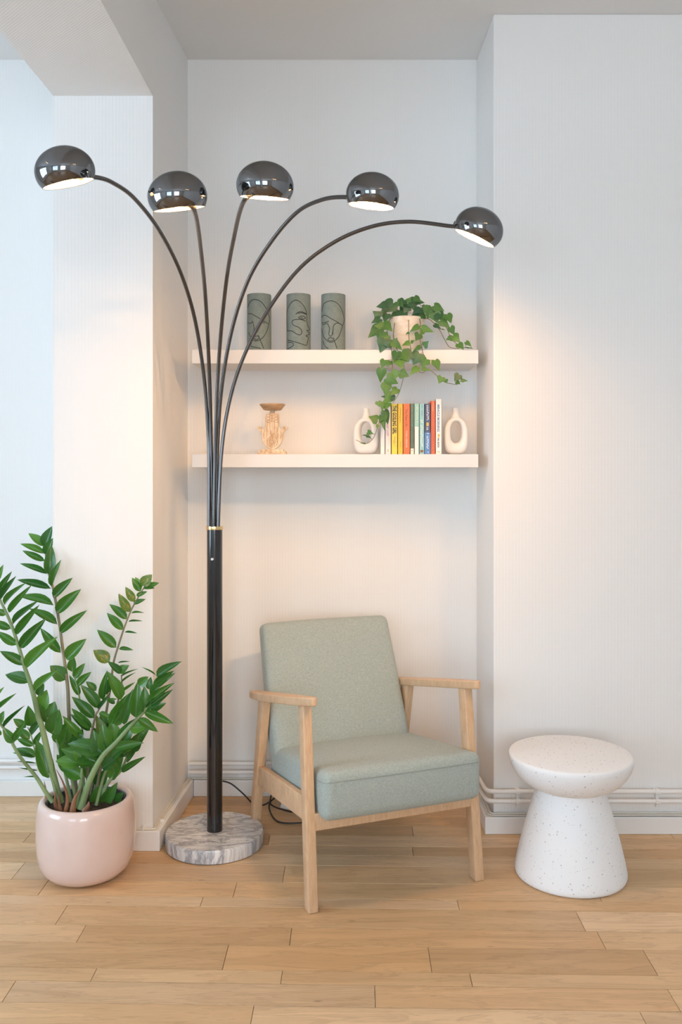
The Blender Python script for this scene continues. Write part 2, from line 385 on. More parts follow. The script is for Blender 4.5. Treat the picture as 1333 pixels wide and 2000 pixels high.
def window(name, axis, p, u0, u1, z0, z1):
    fr = MB(); t_ = 0.05
    def bx(m, a0, a1, b0, b1, d=0.03, q=0.0):
        m.box((p - d - q, a0, b0), (p + d - q, a1, b1)) if axis == 'x' else m.box((a0, p - d - q, b0), (a1, p + d - q, b1))
    o = bpy.data.objects.new(name, None); C.objects.link(o); struct(o)
    for a0, a1, b0, b1 in ((u0, u1, z0, z0 + t_), (u0, u1, z1 - t_, z1), (u0, u0 + t_, z0, z1), (u1 - t_, u1, z0, z1), ((u0 + u1) / 2 - 0.03, (u0 + u1) / 2 + 0.03, z0, z1), (u0, u1, z0 + 1.45, z0 + 1.5)): bx(fr, a0, a1, b0, b1)
    fr.build('window_frame', 'white_paint', o)
    for a0, a1 in ((u0, (u0 + u1) / 2), ((u0 + u1) / 2, u1)):
        pn = MB(); bx(pn, a0 + 0.01, a1 - 0.01, z0 + 0.01, z1 - 0.01, 0.003, 0.06); pn.build('pane', 'window_glass', o)
window('window_1', 'x', -4.25, 0.0, 2.3, 0.65, 2.65)
window('window_2', 'y', -3.05, -3.6, -1.6, 0.65, 2.65)
window('window_3', 'y', -3.05, -0.6, 1.2, 0.65, 2.65)
struct(MB().box((-4.34, -3.14, ZC), (3.34, BW + 0.14, ZC + 0.1)).build('ceiling', 'plaster'))

# floor: sub-floor, far area, and every board of the area in view as a piece of its own
YB = 1.92
fl = struct(MB().box((-4.34, YB - 0.2, -0.10), (3.34, BW + 0.14, -0.016)).build('floor', 'floor_gap'))
MB().box((-4.34, -3.14, -0.10), (3.34, YB - 0.13, -0.002)).build('far_floor', 'floor_far', fl)
SL = -0.024                                            # boards run slightly askew
rows = [3.90, 3.82, 3.735, 3.655, 3.560, 3.470, 3.370, 3.279, 3.200, 3.117, 2.988, 2.882, 2.820, 2.698, 2.599, 2.469, 2.406, 2.308, 2.215, 2.120, 2.020, YB]
joints_px = {10: [(30, 1700)], 11: [(80, 1735)], 12: [(393, 1756), (895, 1767)], 13: [(116, 1784), (1132, 1797)], 14: [(155, 1820), (568, 1795)],
             15: [(440, 1880), (840, 1875)], 16: [(180, 1899), (550, 1903), (920, 1914)], 17: [(12, 1925), (733, 1945), (1312, 1945)], 18: [(492, 1975), (1257, 1985)]}
def plank(x0, x1, ya, yb):
    g = 0.0007; h = 0.0011
    pts = [(x0 + g, yb + SL * x0 + h), (x1 - g, yb + SL * x1 + h), (x1 - g, ya + SL * x1 - h), (x0 + g, ya + SL * x0 - h)]
    dz = random.uniform(-0.0004, 0.0)
    MB().prism(pts, -0.015, dz).build('plank', 'floor_wood', fl, bevel=0.0007, bseg=1)
for i in range(len(rows) - 1):
    ya, yb = rows[i], rows[i + 1]
    js = []
    if i + 1 in joints_px:
        ym = (ya + yb) / 2
        js = sorted((px - CX) / F * ym for px, py in joints_px[i + 1])
    else: js = [random.uniform(-0.9, -0.2), random.uniform(0.2, 0.9)]
    while js[0] > -2.2: js.insert(0, js[0] - random.uniform(0.6, 1.25))
    while js[-1] < 1.7: js.append(js[-1] + random.uniform(0.6, 1.25))
    js[0] = -2.6; js[-1] = 2.1
    if len(js) > 2 and js[1] < -2.3: js.pop(1)
    for k in range(len(js) - 1): plank(js[k], js[k + 1], ya, yb)
MB().box((-4.34, YB - 0.2, -0.016), (-2.6, BW, -0.002)).build('far_floor', 'floor_far', fl)
MB().box((2.1, YB - 0.2, -0.016), (3.34, BW, -0.002)).build('far_floor', 'floor_far', fl)

# skirting boards
def skirt(name, path, h, th=0.021):
    m = MB()
    for (x0, y0), (x1, y1) in zip(path, path[1:]):
        d = Vector((x1 - x0, y1 - y0)).normalized(); nn = Vector((d.y, -d.x))      # room side = right of travel
        m.prism([(x0, y0), (x1, y1), (x1 + nn.x * th + d.x * th * EXT, y1 + nn.y * th + d.y * th * EXT), (x0 + nn.x * th, y0 + nn.y * th)], 0, h)
    return struct(m.build(name, 'white_paint', bevel=0.002))
EXT = 0.0
struct(MB().prism([(XL0 + 0.03, PW - 0.023), (XL1 + 0.028, BW - 0.022), (XL1, BW), (XL0, PW), (XJ, PW), (XJ, PW - 0.023)], 0, 0.072).build('baseboard_left', 'white_paint', bevel=0.003))
struct(MB().box((XL1 + 0.0282, BW - 0.022, 0), (XR1 - 0.0302, BW, 0.068)).build('baseboard_back', 'white_paint', bevel=0.003))
struct(MB().prism([(XR0 - 0.035, RW - 0.021), (3.2, RW - 0.021), (3.2, RW), (XR0, RW), (XR1, BW), (XR1 - 0.03, BW)], 0, 0.065).build('baseboard_right', 'white_paint', bevel=0.003))
struct(MB().box((-4.2, BW - 0.022, 0), (XJ - 0.0002, BW, 0.066)).build('baseboard_side_room', 'white_paint', bevel=0.003))

# heating pipes and wall cables
def pipe_path(z_l, z_r, off):
    pts = [Vector((XL1 + 0.012, BW - off, z_l)), Vector((XR1 - off - 0.05, BW - off, z_l)), Vector((XR1 - off - 0.012, BW - off - 0.012, z_l)), Vector((XR1 - off, BW - off - 0.05, z_l + 0.004)),
           Vector((XR0 - off, RW - off + 0.03, z_r)), Vector((XR0 - off + 0.012, RW - off + 0.006, z_r)), Vector((XR0 - off + 0.04, RW - off, z_r)), Vector((3.19, RW - off, z_r))]
    return [pts[0], pts[1]] + smoothpts(pts[1:4], 4)[1:-1] + [pts[3], pts[4]] + smoothpts(pts[4:7], 5)[1:-1] + [pts[6], pts[7]]
for zl, zr, lab in ((0.142, 0.166, 'upper white heating pipe running round the alcove above the skirting board'), (0.106, 0.130, 'lower white heating pipe running round the alcove above the skirting board')):
    hp = MB().tube(pipe_path(zl, zr, 0.032), 0.0085, 12).build('heating_pipe', 'white_paint', smooth=True)
    tag(hp, lab, 'pipe')
    for bx_ in (0.62, 1.145):
        m = MB().box((bx_ - 0.009, RW - 0.044, zr - 0.004), (bx_ + 0.009, RW, zr + 0.004)).tube([(bx_ - 0.006, RW - 0.032, zr), (bx_ + 0.006, RW - 0.032, zr)], 0.0115, 12)
        if zr < 0.15: m.box((bx_ - 0.004, RW - 0.03, zr - 0.024), (bx_ + 0.004, RW - 0.02, zr - 0.006))
        else: m.box((bx_ - 0.005, RW - 0.03, zr - 0.028), (bx_ + 0.005, RW - 0.018, zr - 0.006))
        m.build('pipe_bracket', 'white_paint', hp, smooth=True)
for z, lab in ((0.152, 'upper heating pipe on the bright wall behind the large potted plant'), (0.126, 'lower heating pipe on the bright wall behind the large potted plant')):
    tag(MB().tube([(-4.19, BW - 0.03, z), (XJ - 0.01, BW - 0.03, z)], 0.0085, 10).build('heating_pipe', 'white_paint', smooth=True), lab, 'pipe')
cp = MB()
for k, (dz, dd) in enumerate(((0.0755, 0.004), (0.0755, 0.011))):
    pts = [(XJ + 0.01, PW - dd, dz), (XL0 - 0.06, PW - dd, dz), (XL0 + 0.004 + dd * 0.3, PW - 0.006, dz), (XL0 + dd + 0.002, PW + 0.05, dz), (XL1 + dd, BW - 0.06, dz), (XL1 + 0.05, BW - dd - 0.001, dz - 0.003), (XL1 + 0.30, BW - dd, dz - 0.004)]
    cp.tube(smoothpts(pts, 6), 0.0032, 8)
cab = tag(cp.build('wall_cable', 'cable_beige', smooth=True), 'pair of thin beige cables clipped along the skirting of the pillar', 'cable')
MB().box((-0.763, PW - 0.017, 0.0725), (-0.757, PW, 0.088)).build('cable_clip', 'plastic_white', cab)
MB().box((-0.715, PW + 0.06, 0.0725), (-0.699, PW + 0.066, 0.083)).build('cable_clip', 'plastic_white', cab)
cp = MB()
for k, (dz, dd) in enumerate(((0.0690, 0.005), (0.0690, 0.012), (0.0755, 0.008))):
    pts = [(XR1 - dd, BW - 0.05, dz), (XR0 - 0.008 - dd, RW + 0.06, dz), (XR0 - 0.002 - dd, RW - 0.004, dz), (XR0 + 0.04, RW - dd, dz - 0.0), (0.75, RW - dd, dz), (1.2, RW - dd, dz + 0.001), (3.15, RW - dd, dz)]
    cp.tube(smoothpts(pts, 6), 0.0032, 8)
tag(cp.build('wall_cable', 'cable_beige', smooth=True), 'bundle of thin cables on the skirting behind the white side table', 'cable')

# ceiling spotlights in the room behind the camera (seen in the lamp shades' reflections)
def spots(loc, rz, label, aim, mt, power=0):
    o = empty('ceiling_spotlight', loc, rz); tag(o, label, 'ceiling light')
    MB().box((-0.30, -0.03, -0.025), (0.30, 0.03, 0)).build('mounting_bar', 'white_paint', o, bevel=0.004)
    rot = Matrix.Rotation(rz, 4, 'Z'); d = (Vector(aim) - Vector(loc)); d = (rot.inverted() @ d).normalized()
    q = Vector((0, 0, -1)).rotation_difference(d)
    for x in (-0.24, 0, 0.24):
        MB().tube([(x, 0, -0.024), (x, 0, -0.075)], 0.008, 10).build('spot_stalk', 'steel', o, smooth=True)
        h = MB().lathe([(0.0, 0.02), (0.022, 0.016), (0.030, 0.0), (0.042, -0.06), (0.039, -0.06), (0.028, -0.005), (0.0, -0.002)], 20).build('spot_head', 'steel', o, smooth=True, loc=(x, 0, -0.085))
        h.rotation_mode = 'QUATERNION'; h.rotation_quaternion = q
        MB().lathe([(0.0, -0.058), (0.025, -0.055), (0.033, -0.045), (0.020, -0.02), (0, -0.012)], 16).build('spot_bulb', mt, h, smooth=True)
        if power:                                        # each head's own beam
            ld = bpy.data.lights.new('spot_beam', 'SPOT'); ld.energy = power; ld.color = (1.0, 0.60, 0.28); ld.spot_size = R(32); ld.spot_blend = 1.0; ld.shadow_soft_size = 0.035
            lo = bpy.data.objects.new('spot_beam', ld); C.objects.link(lo); lo.parent = h; lo.location = (0, 0, -0.10)
spots((1.55, 0.55, ZC), R(35), 'bar of three warm ceiling spotlights in the main room', (-0.48, 3.6, 0.70), 'spot_bulb', 66)
spots((-2.2, 1.4, ZC), R(70), 'bar of three warm ceiling spotlights in the side room', (-2.2, 1.5, 0), 'spot_bulb_dim')

# ------------------------------------------------------------------ shelves
SF = 3.50
def shelf(z0, z1, label):
    return tag(MB().box((-0.630, SF, z0), (0.490, BW, z1)).build('floating_shelf', 'shelf_white', bevel=0.0015), label, 'shelf', 'floating wall shelves')
S1T, S2T = 1.844, 1.436
shelf(1.790, S1T, 'upper white floating wall shelf, holding the three grey vases and ivy')
shelf(1.384, S2T, 'lower white floating wall shelf, holding the row of books')

# ------------------------------------------------------------------ five-armed floor lamp
LX, LY = -0.509, 3.295
lamp = tag(empty('floor_lamp', (LX, LY, 0)), 'black five-armed arc floor lamp with dome shades on a round marble base', 'floor lamp')
LI = Matrix.Translation((-LX, -LY, 0))
def loc(p): return Vector(p) - Vector((LX, LY, 0))
MB().lathe([(0.0, 0.0), (0.172, 0.0), (0.178, 0.004), (0.179, 0.046), (0.176, 0.051), (0.0, 0.052)], 96).build('base', 'marble', lamp, smooth=True)
pole = MB().lathe([(0.0285, 0.052), (0.0285, 1.158), (0.0, 1.158)], 40).build('pole', 'pole_black', lamp, smooth=True)
MB().lathe([(0.0, 1.157), (0.0305, 1.157), (0.0310, 1.163), (0.0305, 1.169), (0.0, 1.169)], 40).build('collar', 'brass', lamp, smooth=True)
sw = MB().tube([(0, -0.026, 1.051), (0, -0.032, 1.051), (0, -0.035, 1.051)], lambda t: 0.0065 if t < 0.7 else 0.004, 16).build('switch', 'steel', lamp, smooth=True)
sw.location = (-0.004, 0, 0)
RS = 0.08
shades = [((127, 335), 2.42,  13, -9, [(409,1022),(409,900),(406,830),(398,730),(380,620),(352,530),(310,448),(262,387),(222,358),(192,347)]),
          ((347, 384), 2.42,  12, -7, [(414,1022),(411,800),(404,620),(394,500),(380,412)]),
          ((518, 363), 2.50,  12, 0, [(418,1022),(421,860),(428,700),(441,560),(456,470),(476,394)]),
          ((728, 381), 2.69,  9, 0, [(423,1022),(424,900),(432,770),(452,650),(484,550),(528,475),(580,415),(630,390),(674,385)]),
          ((936, 447), 2.88,  21, 6, [(427,1022),(432,900),(445,800),(471,710),(515,620),(580,530),(650,475),(725,443),(800,433),(884,442)])]
prof_o, prof_i = [], []
a_cut = math.asin(0.50)
def dome(r):                                              # flattened dome, drawn in below its widest line
    out = []
    for k in range(23):
        a = math.pi / 2 - k / 22 * (math.pi / 2 + a_cut)
        out.append((max(0.0, r * math.cos(a)), r * 0.83 * math.sin(a)))
    return out
prof_o, prof_i = dome(RS), dome(RS - 0.0022)
shade_me = MB().lathe(prof_o + [((RS - 0.0020) * math.cos(a_cut), -RS * 0.83 * math.sin(a_cut))], 64)
shade_me.f = [f for f in shade_me.f if len(f) < 60]; shade_me = shade_me.mesh('shade', True)
liner_me = MB().lathe(prof_i, 64); liner_me.f = [f for f in liner_me.f if len(f) < 60]; liner_me = liner_me.mesh('shade_liner', True)
bulb_me = MB().lathe([(0.0, -0.030), (0.010, -0.028), (0.018, -0.021), (0.020, -0.012), (0.017, 0.000), (0.011, 0.022), (0.009, 0.038), (0.0, 0.038)], 14).mesh('bulb', True)
sock_me = MB().lathe([(0.0115, 0.034), (0.0125, 0.038), (0.0125, 0.057), (0.008, 0.060), (0.008, 0.0635)], 16).mesh('socket', True)
for i, ((cx, cy), Y, tilt, roll, path) in enumerate(shades):
    c = P(cx, cy, Y)
    d = Vector((LX - c.x, LY - c.y, 0)).normalized()
    ax = (Vector((0, 0, 1)) * math.cos(R(tilt)) - d * math.sin(R(tilt)) + Vector((math.sin(R(roll)), 0, 0))).normalized()
    rot = Vector((0, 0, 1)).rotation_difference(ax)
    e_dir = (d - ax * d.dot(ax)).normalized()
    end = c + e_dir * (RS - 0.004) - ax * 0.012
    pts = []
    n = len(path)
    for k, (px, py) in enumerate(path):
        if i in (1, 2):
            s = (k / (n - 1)) ** (2.4)
            Yk = LY + (end.y - LY) * s; p = P(px, py, Yk)
        else:                                               # arm bends in the vertical plane from pole to shade
            kx = (px - CX) / F; x0 = P(path[0][0], path[0][1], LY).x
            s = (x0 - kx * LY) / (kx * (end.y - LY) - (end.x - x0)); s = max(0.0, min(1.0, s))
            p = P(px, py, LY + (end.y - LY) * s)
        pts.append(p)
    pts[0].z = 1.16
    pts.append(end)
    # start points spread round the collar
    offy = (-0.010, 0.009, -0.004, 0.010, -0.009)[i]
    for k in range(len(pts)):
        pts[k] = pts[k] + Vector((0, offy * max(0, 1 - k / 2.0), 0))
    arm = MB().tube([loc(p) for p in smoothpts(pts, 8)], 0.0067, 12).build('arm', 'arm_metal', lamp, smooth=True)
    sh = link('shade', shade_me, 'black_chrome', lamp, loc(c)); sh.rotation_mode = 'QUATERNION'; sh.rotation_quaternion = rot
    link('shade_liner', liner_me, 'shade_inner', sh); link('socket', sock_me, 'steel', sh); link('bulb', bulb_me.copy(), 'bulb_%d' % i, sh)
    jn = MB().tube([loc(end - e_dir * 0.004), loc(end + e_dir * 0.010)], 0.0085, 14).build('shade_joint', 'arm_metal', lamp, smooth=True)
cord = MB()
for pts in ([P(424, 1523, 3.64), P(433, 1525, 3.64), P(452, 1531, 3.64), P(476, 1551, 3.64), P(496, 1571, 3.64), P(512, 1573, 3.63), P(527, 1566, 3.66), P(540, 1555, 3.70)],
            [P(531, 1549, 3.71), P(528, 1563, 3.66), P(526, 1578, 3.62), P(535, 1598, 3.52), P(552, 1607, 3.475), P(590, 1607, 3.475), P(640, 1600, 3.50)],
            [P(541, 1556, 3.70), P(528, 1568, 3.655), P(545, 1579, 3.60), P(590, 1589, 3.55), P(640, 1590, 3.55)]):
    pts = [Vector((p.x, p.y, max(0.0045, p.z))) for p in pts]
    cord.tube([loc(p) for p in smoothpts(pts, 6)], 0.0033, 8)
cord.build('power_cord', 'black_rubber', lamp, smooth=True)

# white plastic transformer box on the floor behind the chair
m = MB().prism([(-0.10, -0.045), (0.10, -0.045), (0.10, 0.045), (-0.10, 0.045)], 0, 0.062)
m.v = [(x * (0.88 if z > 0.01 else 1), y * (0.8 if z > 0.01 else 1), z) for x, y, z in m.v]
pb = m.build('plug_box', 'plastic_white', smooth=True, bevel=0.012, bseg=4, loc=(-0.195, 3.635, 0)); pb.rotation_euler[2] = R(-6)
tag(pb, 'white plastic plug box on the floor behind the armchair', 'plug box')

# ------------------------------------------------------------------ armchair
TH = R(21.5)
FL = Vector((-0.130, 2.805, 0)); U = Vector((math.cos(TH), math.sin(TH), 0)); V = Vector((-math.sin(TH), math.cos(TH), 0))
chair = tag(empty('armchair', FL, TH), 'sage green upholstered armchair with light oak frame and armrests', 'armchair')
WID = 0.59                                           # local frame: x across the front, y to the back, z up
def legbar(name, p0, p1, w0, d0, w1, d1, bev=0.004):
    (x0, y0, z0), (x1, y1, z1) = p0, p1
    vs = [(x0 + sx * w0 / 2, y0 + sy * d0 / 2, z0) for sx, sy in ((-1,-1),(1,-1),(1,1),(-1,1))] + [(x1 + sx * w1 / 2, y1 + sy * d1 / 2, z1) for sx, sy in ((-1,-1),(1,-1),(1,1),(-1,1))]
    return MB().add(vs, [(3,2,1,0),(4,5,6,7),(0,1,5,4),(1,2,6,5),(2,3,7,6),(3,0,4,7)]).build(name, 'oak', chair, smooth=True, bevel=bev, bseg=3)
def armz(t): return 0.667 - 0.205 * t                 # top of the armrest
for sx in (0, WID):
    ins = 0.010 if sx == 0 else -0.010
    legbar('leg', (sx, 0.0, 0), (sx + ins * 0.4, 0.078, armz(0.078) - 0.022), 0.034, 0.042, 0.030, 0.050)
    legbar('leg', (sx, 0.672, 0), (sx + ins * 0.4, 0.548, armz(0.548) - 0.022), 0.034, 0.042, 0.030, 0.062)
    # side rail
    vs = []
    for (t_, zt, zb) in ((0.045, 0.338, 0.262), (0.620, 0.264, 0.190)):
        for dx in (-0.013, 0.013):
            vs += [(sx + ins * 0.5 + dx, t_, zb), (sx + ins * 0.5 + dx, t_, zt)]
    MB().add(vs, [(0,1,3,2),(4,6,7,5),(0,4,5,1),(2,3,7,6),(1,5,7,3),(0,2,6,4)]).build('side_rail', 'oak', chair, smooth=True, bevel=0.004, bseg=3)
    # armrest: long tapered plank with rounded ends
    out, N = [], 40
    for k in range(N):
        a = 2 * math.pi * k / N; ca, sa = math.cos(a), math.sin(a)
        yy = 0.355 + 0.375 * math.copysign(abs(ca) ** 0.72, ca); q = (yy + 0.02) / 0.75
        wv = 0.027 + 0.006 * math.sin(math.pi * min(1, max(0, q)))
        bow = (0.012 * math.sin(math.pi * min(1, max(0, q)))) * (-1 if sx == 0 else 1)
        out.append((sx + ins * 0.4 + bow + wv * math.copysign(abs(sa) ** 0.7, sa), yy))
    vs = [(x, y, armz(y) - 0.027) for x, y in out] + [(x, y, armz(y)) for x, y in out]
    MB().add(vs, [tuple(range(N - 1, -1, -1)), tuple(range(N, 2 * N))] + [(i, (i + 1) % N, N + (i + 1) % N, N + i) for i in range(N)]).build('armrest', 'oak', chair, smooth=True, bevel=0.010, bseg=4)
MB().box((0.012, 0.012, 0.240), (WID - 0.012, 0.040, 0.295)).build('front_rail', 'oak', chair, smooth=True, bevel=0.004, bseg=3)
MB().box((0.012, 0.600, 0.165), (WID - 0.012, 0.628, 0.235)).build('back_rail', 'oak', chair, smooth=True, bevel=0.004, bseg=3)

def cushion(name, mat_, corners, r, bulge, dims, seam_z):
    """rounded box; corners: 8 points (x-,x+)x(y-,y+)x(z-,z+) order 000,100,010,110,001,101,011,111, trilinear"""
    bm = bmesh.new(); bmesh.ops.create_cube(bm, size=1.0)
    for v in bm.verts: v.co = Vector((v.co.x * dims[0], v.co.y * dims[1], v.co.z * dims[2]))
    bmesh.ops.bevel(bm, geom=bm.edges[:], offset=r, segments=5, profile=0.6, affect='EDGES')
    big = [e for e in bm.edges if e.calc_length() > min(dims) * 0.3]
    bmesh.ops.subdivide_edges(bm, edges=big, cuts=7, use_grid_fill=True)
    for v in bm.verts:
        a, b_, c_ = v.co.x / dims[0], v.co.y / dims[1], v.co.z / dims[2]
        k = [(1 - 4 * q * q) for q in (a, b_, c_)]
        off = Vector((2 * a * bulge[0] * max(0, k[1]) * max(0, k[2]), 2 * b_ * bulge[1] * max(0, k[0]) * max(0, k[2]), 2 * c_ * bulge[2] * max(0, k[0]) * max(0, k[1])))
        p = Vector((0, 0, 0))
        for i, cc in enumerate(corners):
            wx = (a + .5) if i & 1 else (.5 - a); wy = (b_ + .5) if i & 2 else (.5 - b_); wz = (c_ + .5) if i & 4 else (.5 - c_)
            p += Vector(cc) * (wx * wy * wz)
        v.co = p + off
    for f in bm.faces: f.smooth = True
    bmesh.ops.recalc_face_normals(bm, faces=bm.faces)
    me = bpy.data.meshes.new(name); bm.to_mesh(me); bm.free()
    return link(name, me, mat_, chair)
# seat cushion, sloping back
def seat_pt(x, y, up):                                # up 0 bottom, 1 top
    zb = 0.284 - 0.145 * (y + 0.04); zt = 0.441 - 0.155 * (y + 0.04)
    return (x, y, zb + (zt - zb) * up)
x0, x1, y0, y1 = 0.028, 0.582, -0.044, 0.560
seat = cushion('seat_cushion', 'sage_fabric', [seat_pt(x, y, z) for z in (0, 1) for y in (y0, y1) for x in (x0, x1)], 0.030, (0.006, 0.010, 0.014), (0.54, 0.60, 0.14), 0)
def tri(cs, a, b_, c_):
    p = Vector((0, 0, 0))
    for i, cc in enumerate(cs):
        p += Vector(cc) * ((a if i & 1 else 1 - a) * (b_ if i & 2 else 1 - b_) * (c_ if i & 4 else 1 - c_))
    return p
# piping seam round the front upper edge
sp = [(x0 - 0.0005, y0 + 0.30, 0.76), (x0 - 0.0035, y0 + 0.16, 0.77), (x0 - 0.001, y0 + 0.035, 0.78), (x0 + 0.010, y0 + 0.006, 0.785), (x0 + 0.035, y0 - 0.002, 0.79), (x0 + 0.15, y0 - 0.0065, 0.79), (x0 + 0.271, y0 - 0.008, 0.79), (x0 + 0.40, y0 - 0.0065, 0.79),
      (x1 - 0.035, y0 - 0.002, 0.79), (x1 - 0.010, y0 + 0.006, 0.785), (x1 + 0.001, y0 + 0.035, 0.78), (x1 + 0.0035, y0 + 0.16, 0.77)]
MB().tube(smoothpts([seat_pt(*q) for q in sp], 5), 0.0016, 6).build('piping', 'seam', seat, smooth=True)
# backrest: tapered, leaning back
bt, tp = 0.320, 0.785
bc = []
for (z, yy, xa, xb, th) in ((bt, 0.455, 0.022, 0.568, 0.115), (tp, 0.680, 0.034, 0.560, 0.085)):
    bc.append([(xa, yy, z), (xb, yy, z), (xa + 0.004, yy + th, z - 0.02), (xb - 0.004, yy + th, z - 0.02)])
back = cushion('backrest', 'sage_fabric', bc[0] + bc[1], 0.032, (0.004, 0.012, 0.004), (0.50, 0.11, 0.50), 0)
for a in (0.0, 1.0):
    pts = [tri(bc[0] + bc[1], a, 0.48, q) + Vector(((-0.0012 if a == 0 else 0.0012), 0, 0)) for q in (0.10, 0.3, 0.5, 0.7, 0.9)]
    MB().tube(smoothpts(pts, 4), 0.0016, 6).build('piping', 'seam', back, smooth=True)

# ------------------------------------------------------------------ side table
st = tag(empty('side_table', (0.743, 3.06, 0)), 'white speckled mushroom-shaped side table beside the armchair', 'side table')
prof = [(0.0, 0.0), (0.178, 0.0), (0.1855, 0.004), (0.1880, 0.012), (0.1875, 0.022), (0.1800, 0.058), (0.1690, 0.105), (0.1560, 0.155), (0.1430, 0.200), (0.1310, 0.240), (0.1200, 0.274), (0.1140, 0.296), (0.1125, 0.306)]
MB().lathe(prof + [(0.0, 0.306)], 96).build('pedestal', 'terrazzo', st, smooth=True, angle=60)
tp_ = [(0.0, 0.298), (0.104, 0.298), (0.1135, 0.299), (0.131, 0.304), (0.153, 0.315), (0.174, 0.331), (0.191, 0.351), (0.2025, 0.373), (0.2080, 0.393), (0.2085, 0.404), (0.206, 0.4095), (0.200, 0.4115), (0.0, 0.411)]
MB().lathe(tp_, 96).build('bowl_top', 'terrazzo', st, smooth=True, angle=60)

# ------------------------------------------------------------------ leaf builders
def leaf_mesh(name, prof, fold, curl, mat_, lobes=None, n=7):
    """unit leaf: stalk at origin, tip at y = 1; prof(t) gives half width"""
    vs, fs = [], []; cols = (-1, -0.5, 0, 0.5, 1)
    for i in range(n + 1):
        t_ = i / n; h = prof(t_)
        for c_ in cols:
            vs.append((h * c_, t_, fold * abs(c_) * h - curl * t_ * t_ + 0.02 * math.sin(6 * t_) * abs(c_)))
    m_ = len(cols)
    for i in range(n):
        for k in range(m_ - 1): fs.append((i * m_ + k, i * m_ + k + 1, (i + 1) * m_ + k + 1, (i + 1) * m_ + k))
    mb = MB().add(vs, fs); me = mb.mesh(name, True, angle=180); me.materials.append(M[mat_]); return me
def zzprof(wd): return lambda t_: max(0.0008, wd * (math.sin(math.pi * min(1, t_ ** 0.85)) ** 0.8) * (1 - 0.25 * t_))
ZZ = {}
for mt in ('zz_leaf', 'zz_leaf_blotched'):
    ZZ[mt] = [leaf_mesh('zz_leaf', zzprof(0.5), 0.35, cu, mt) for cu in (0.06, 0.16, 0.26)]
def ivy_mesh(mt, fold, curl):
    # heart-shaped with two shallow side lobes
    out = [(0.0, 0.02), (0.16, -0.10), (0.34, -0.09), (0.47, 0.06), (0.50, 0.24), (0.38, 0.44), (0.24, 0.62), (0.12, 0.82), (0.0, 1.0)]
    mid = [(0, 0.02), (0, 0.06), (0, 0.12), (0, 0.2), (0, 0.32), (0, 0.46), (0, 0.64), (0, 0.83), (0, 1.0)]
    vs, fs = [], []
    for sgn in (1, -1):
        base = len(vs)
        for (x, y), (mx, my) in zip(out, mid):
            for q in (0, 0.5, 1):
                xx, yy = mx + (x - mx) * q, my + (y - my) * q
                vs.append((sgn * xx, yy, fold * abs(xx) * 0.6 - curl * yy * yy - 0.12 * (abs(xx) * 2) ** 3))
        for i in range(8):
            for k in range(2):
                q = (base + i * 3 + k, base + i * 3 + k + 1, base + i * 3 + k + 4, base + i * 3 + k + 3); fs.append(q if sgn > 0 else q[::-1])
    mb = MB().add(vs, fs); me = mb.mesh('ivy_leaf', True, angle=180); me.materials.append(M[mt]); return me
IVY = {mt: [ivy_mesh(mt, fo, cu) for fo, cu in ((0.3, 0.12), (0.15, 0.25), (0.4, 0.05))] for mt in ('ivy_leaf', 'ivy_leaf_dark')}
def put_leaf(me, parent, base, tip, width, nrm, origin, name='leaf'):
    """leaf spanning base -> tip (world points) with full width, its upper face towards nrm"""
    d = Vector(tip) - Vector(base); L = d.length; y = d / L
    x = y.cross(nrm)
    if x.length < 1e-3: x = y.cross(Vector((0.3, -0.5, 0.8)))
    x.normalize(); z = x.cross(y)
    o = bpy.data.objects.new(name, me); C.objects.link(o); o.parent = parent
    b_ = Vector(base) - origin
    o.matrix_basis = Matrix(((x.x * width, y.x * L, z.x * L, b_.x), (x.y * width, y.y * L, z.y * L, b_.y), (x.z * width, y.z * L, z.z * L, b_.z), (0, 0, 0, 1)))
    return o

# ------------------------------------------------------------------ large potted plant
PO = Vector((-0.911, 3.058, 0))
pl = tag(empty('potted_plant', PO), 'tall glossy green potted plant in a pale pink round pot', 'potted plant')
pr = [(0.0, 0.0), (0.085, 0.0), (0.108, 0.004), (0.130, 0.016), (0.147, 0.036), (0.157, 0.064), (0.1625, 0.100), (0.1645, 0.140), (0.1640, 0.180), (0.1615, 0.215), (0.158, 0.240), (0.154, 0.253), (0.147, 0.261), (0.139, 0.263), (0.1335, 0.260), (0.131, 0.252)]
MB().lathe(pr + [(0.130, 0.225), (0.0, 0.225)], 80).build('pot', 'pink_glaze', pl, smooth=True, angle=60)
MB().lathe([(0.1298, 0.2515), (0.1285, 0.2535), (0.126, 0.2515), (0.1255, 0.228), (0.1295, 0.228)], 64, closed=True).build('inner_pot', 'pot_lining', pl, smooth=True)
MB().lathe([(0.0, 0.245), (0.05, 0.247), (0.09, 0.244), (0.1250, 0.238), (0.1250, 0.226), (0.0, 0.226)], 40).build('soil', 'soil', pl, smooth=True)
def z6(x, y): return (x / 3.508, 1000 + y / 3.508)
def z7(x, y): return (x / 3.508, 1250 + y / 3.508)
def zB(x, y): return (100 + x / 5.127, 1230 + y / 5.127)
def zA(x, y): return (x / 4.761, 1380 + y / 4.761)
random.seed(11)
